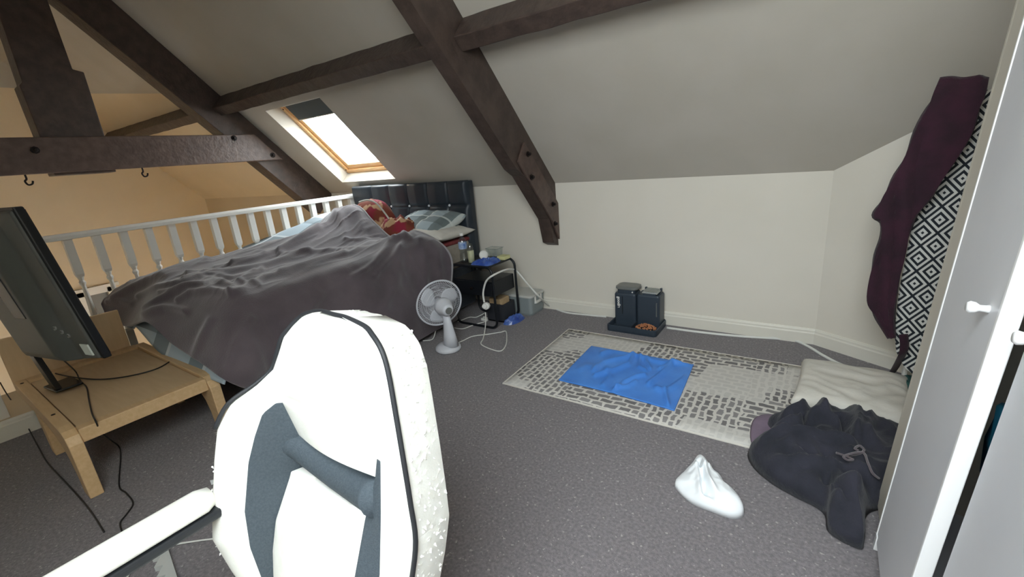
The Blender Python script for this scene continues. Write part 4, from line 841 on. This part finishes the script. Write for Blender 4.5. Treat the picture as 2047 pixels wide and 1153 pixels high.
# ================================================================== GAMING CHAIR
ps, rc = math.radians(2), math.radians(12); KS = 1.0 / 1.12
CMp = V((0, 0, CAMZ)) + V((-.975, .515, .689 - CAMZ)) * KS
cr_ = V((math.cos(ps), -math.sin(ps), 0)); cb_ = V((math.sin(ps), math.cos(ps), 0)); cu2 = cb_ * math.sin(rc) + V((0, 0, math.cos(rc))); cn_ = cr_.cross(cu2)
def G(a, b, c_): return CMp + (cr_ * a + cu2 * b + cn_ * c_) * KS
ch = thing('gaming_chair', 'white racing style gaming chair with black mesh panels and peeling edges', 'chair', (CMp.x - .05, CMp.y - .25, 0))
LT = [(-.62, -.22, .06), (-.54, -.26, .09), (-.46, -.28, .122), (-.352, -.30, .159), (-.283, -.30, .157), (-.125, -.29, .15), (-.035, -.28, .143), (.031, -.26, .117), (.075, -.235, .06), (.111, -.22, .025), (.16, -.20, .018), (.205, -.18, .014), (.24, -.155, .0), (.268, -.125, -.012), (.283, -.08, -.015), (.292, -.03, -.012)]
RT = [(-.62, .20, .0), (-.54, .23, -.01), (-.40, .275, -.02), (-.266, .30, -.022), (-.165, .315, -.018), (-.077, .31, -.007), (.018, .30, .004), (.12, .28, .01), (.206, .26, .014), (.25, .24, .016), (.275, .20, .01), (.285, .16, .0), (.292, .08, -.008)]
# inner lines: mesh outer edge / panel edge, left and right
ML = [(-.62, -.17, .05), (-.46, -.175, .088), (-.35, -.19, .112), (-.25, -.20, .118), (-.12, -.20, .105), (-.05, -.19, .092), (.012, -.175, .078), (.043, -.16, .04), (.3, -.12, .0)]
PL = [(-.62, -.155, .06), (-.45, -.165, .066), (-.37, -.165, .066), (-.29, -.165, .056), (-.18, -.16, .018), (-.06, -.135, .002), (.04, -.155, .036), (.3, -.10, .0)]
PR = [(-.62, .15, .055), (-.45, .17, .06), (-.31, .175, .05), (-.17, .165, .01), (-.06, .19, .0), (-.0, .2, .002), (.3, .10, .0)]
MR = [(-.62, .19, .04), (-.40, .22, .03), (-.26, .24, .024), (-.12, .238, .02), (-.013, .215, .004), (.3, .14, .0)]
NB = 96
def rowat(b):
    l = interp(LT, b); r = interp(RT, b); ml = interp(ML, b); pl_ = interp(PL, b); pr_ = interp(PR, b); mr = interp(MR, b)
    key = [V((l[0], b, l[1])), V((ml[0], b, ml[1])), V((pl_[0], b, pl_[1])), V((pr_[0], b, pr_[1])), V((mr[0], b, mr[1])), V((r[0], b, r[1]))]
    if b > .05:   # headrest: one smooth panel
        w = min(1, (b - .05) / .06)
        for i, k in ((1, .16), (2, .3), (3, .7), (4, .84)):
            t = V((l[0] + (r[0] - l[0]) * k, b, l[1] + (r[1] - l[1]) * k + .02 * math.sin(math.pi * k) * min(1, (.3 - b) / .08))); key[i] = key[i].lerp(t, w)
    return key
NSEG = [6, 4, 14, 4, 5]
rowsb = []
for i in range(NB + 1):
    b = -.62 + (.292 + .62) * i / NB; key = rowat(b); row = []
    for k in range(5):
        for j in range(NSEG[k]):
            t = j / NSEG[k]; p = key[k].lerp(key[k + 1], t)
            if k == 2: p.z += .016 * math.sin(math.pi * t) * (1 if b < .05 else .3)
            if k in (0, 4): p.z += .012 * math.sin(math.pi * t)
            row.append(p)
    row.append(key[5]); rowsb.append((b, row))
c1, c2, c3, c4 = 6, 10, 24, 28
def body(test, dt, inset=.97):      # front cells, a back copy straight behind them, and side walls
    mb = MB(); nc = len(rowsb[0][1]); idx = {}; edges = {}
    def vid(i, j, k):
        if (i, j, k) not in idx:
            p = rowsb[i][1][j]; idx[(i, j, k)] = len(mb.v); mb.v.append(G(*p) if k == 0 else G(p.x * inset + .002, p.y * (inset if p.y > .2 else 1), p.z - dt))
        return idx[(i, j, k)]
    for i in range(NB):
        bm_ = (rowsb[i][0] + rowsb[i + 1][0]) / 2
        for j in range(nc - 1):
            if test(bm_, j):
                q = [(i, j), (i, j + 1), (i + 1, j + 1), (i + 1, j)]
                mb.f.append(tuple(vid(a, b, 0) for a, b in q)); mb.f.append(tuple(vid(a, b, 1) for a, b in q[::-1]))
                for a, b in zip(q, q[1:] + q[:1]):
                    if (b, a) in edges: del edges[(b, a)]
                    else: edges[(a, b)] = 1
    for a, b in edges: mb.f.append((vid(*b, 0), vid(*a, 0), vid(*a, 1), vid(*b, 1)))
    return mb
def hole_top(j): f = (j - c2 + .5) / (c3 - c2); return -.058
def pan_top(j): f = (j - c2 + .5) / (c3 - c2); return -.158 - .02 * math.sin(math.pi * max(0, min(1, f)))
def tipL(b): return b < .04
def tipR(b): return b < -.012
white = lambda b, j: j < c1 or j >= c4 or (c1 <= j < c2 and not tipL(b)) or (c3 <= j < c4 and not tipR(b)) or (c2 <= j < c3 and b > hole_top(j))
bk = body(white, .105).build('backrest', M_['pleath'], ch, smooth=True, bevel=.014, seg=3, angle=50)
body(lambda b, j: c2 <= j < c3 and b < pan_top(j), .07, 1).build('lumbar_panel', M_['pleath'], bk, smooth=True, bevel=.008, angle=50)
body(lambda b, j: c1 <= j < c2 and tipL(b), .06, 1).build('mesh_panel', M_['mesh'], bk, smooth=True, bevel=.003, angle=50)
body(lambda b, j: c3 <= j < c4 and tipR(b), .06, 1).build('mesh_panel', M_['mesh'], bk, smooth=True, bevel=.003, angle=50)
MB().tube([G(-.19, -.085, .01), G(-.15, -.098, -.02), G(0, -.125, -.035), G(.15, -.13, -.03), G(.20, -.11, .0)], [.036, .04, .042, .04, .036], 14).build('support_roll', M_['mesh'], bk, smooth=True)
MB().tube([G(-.06, -.07, -.07), G(-.055, -.085, -.06), G(.03, -.095, -.055), G(.09, -.09, -.06)], .005, 6).build('strap_edge', M_['tooth'], bk, smooth=True)
# piping round the front face
pip = [G(a, b, c_ + .006) for b, a, c_ in LT[6:]] + [G(a, b, c_ + .006) for b, a, c_ in [(.2925, .03, -.008)]] + [G(a, b, c_ + .006) for b, a, c_ in RT[::-1]]
MB().tube(smooth_path(pip, 4), .0052, 8).build('piping', M_['piping'], bk, smooth=True)
fk = MB(); random.seed(11)
def flake(a, b, c_, s):
    p = G(a, b, c_); d = V((random.uniform(-1, 1), random.uniform(-1, 1), random.uniform(-1, 1))).normalized(); e = d.orthogonal().normalized()
    fk.add([p - d * s * .3, p + e * s * .5, p + d * s, p - e * s * .35], [(0, 1, 2, 3)])
for i in range(260):
    b = random.uniform(-.45, .27); r = interp(RT, b); tt = random.uniform(.01, .1); flake(r[0] * (1 - .03 * tt / .105) + .002, b, r[1] - tt, random.uniform(.003, .009))
for i in range(120):
    b = random.uniform(-.5, .06); l = interp(LT, b); flake(l[0] - .002, b, l[1] - random.uniform(-.004, .03), random.uniform(.003, .007))
for i in range(60):
    t = random.random(); a = -.08 + .26 * t; flake(a, .288 - .03 * abs(t - .4), -random.uniform(.02, .09), random.uniform(.003, .008))
fk.build('peeling_flakes', M_['flake'], bk, kind='stuff')
# armrests: padded bar on a dark base, seat and base below the frame
def armrest(x, y0, y1, z):
    rows = []
    for i in range(17):
        t = i / 16; y = y0 + (y1 - y0) * t; e = min(1, (1 - t) / .06, t / .06); w = .042 * max(.3, e) ** .5
        rows.append([V((x + w * math.copysign(abs(math.cos(a)) ** .5, math.cos(a)), y, z - .016 + .018 * math.copysign(abs(math.sin(a)) ** .7, math.sin(a)))) for a in [2 * math.pi * k / 20 for k in range(20)]])
    ar = MB().rings(rows).build('armrest', M_['pleath'], ch, smooth=True)
    MB().box(x - .028, x + .046, y0 + .02, y1 + .02, z - .055, z - .034).build('armrest_base', M_['black'], ar, bevel=.006)
    MB().box(x - .02, x + .03, y0 + .01, y0 + .06, z - .36, z - .055).build('armrest_post', M_['black'], ar, bevel=.006)
armrest(-1.15, -.08, .292, .60); 
sx, syy = CMp.x - .02, CMp.y - .33
MB().rings([rr2(sx - .24, sx + .24, syy - .24, syy + .26, .20, .08), rr2(sx - .25, sx + .25, syy - .25, syy + .27, .24, .08), rr2(sx - .22, sx + .22, syy - .22, syy + .25, .27, .07)]).build('seat', M_['pleath'], ch, smooth=False, bevel=.02)
MB().lathe([(.03, .08), (.03, .20)], (sx, syy, 0)).build('gas_lift', M_['black'], ch)
for k in range(5):
    a = math.radians(72 * k + 20); d = V((math.cos(a), math.sin(a), 0)); lg = MB().tube([V((sx, syy, .10)), V((sx, syy, .075)) + d * .26], [.03, .018], 8).build('base_leg', M_['black'], ch)
    MB().lathe([(.024, -.012), (.026, 0), (.024, .012)], V((sx, syy, .027)) + d * .26, d.cross(V((0, 0, 1))), 14).build('caster', M_['black'], lg)
# odds and ends on the carpet by the chair
ts = thing('toothed_strip', 'pale grey plastic strip with saw teeth on the carpet under the armrest', 'plastic strip', (-1.9, .27, 0))
a0, a1 = P(313, 1068, z=.0), P(345, 1175, z=.0); dd = (a1 - a0); Lg = dd.length; dd.normalize(); nn = V((dd.y, -dd.x, 0))
if nn.x > 0: nn = -nn
pts = [a0, a1]; 
pts = [a0 - nn * .02, a0 + dd * Lg - nn * .02, a0 + dd * Lg + nn * .008]
k = 6
for i in range(k, 0, -1): pts += [a0 + dd * (Lg * (i - .25) / k) + nn * .030, a0 + dd * (Lg * (i - 1) / k) + nn * .006]
MB().prism(pts, (0, 0, .02)).build('strip', M_['tooth'], ts)
cable([F(436, 1076), F(400, 1080), F(350, 1088), F(315, 1098), F(288, 1112), F(268, 1132), F(250, 1160)], .0035, 'charger_lead', M_['cable'], 'thin white lead on the carpet crossing the toothed strip below the chair')
cable([F(275, 1095), F(255, 1108), F(236, 1125), F(226, 1145), F(226, 1165)], .0035, 'charger_lead', M_['cable'], 'thin pale lead beside the silver adaptor near the bottom edge')
ad = thing('power_adaptor', 'small black power adaptor with silver label on carpet below the armrest', 'adaptor', F(245, 1135, 0))
q = F(250, 1135, 0); MB().box(q.x - .05, q.x + .03, q.y - .03, q.y + .03, 0, .022).build('case', M_['black'], ad, bevel=.005)
MB().box(q.x - .03, q.x + .015, q.y - .018, q.y + .012, .022, .0225).build('silver_label', M_['metal'], ad)
q = F(433, 958, .001)
tag(MB().prism([q + V((-.02, -.02, 0)), q + V((.02, -.03, 0)), q + V((.045, .045, 0))], (0, 0, .0015)).build('paper_scrap', M_['whitec']), 'small triangular scrap of white paper on the carpet beside the chair', 'paper')
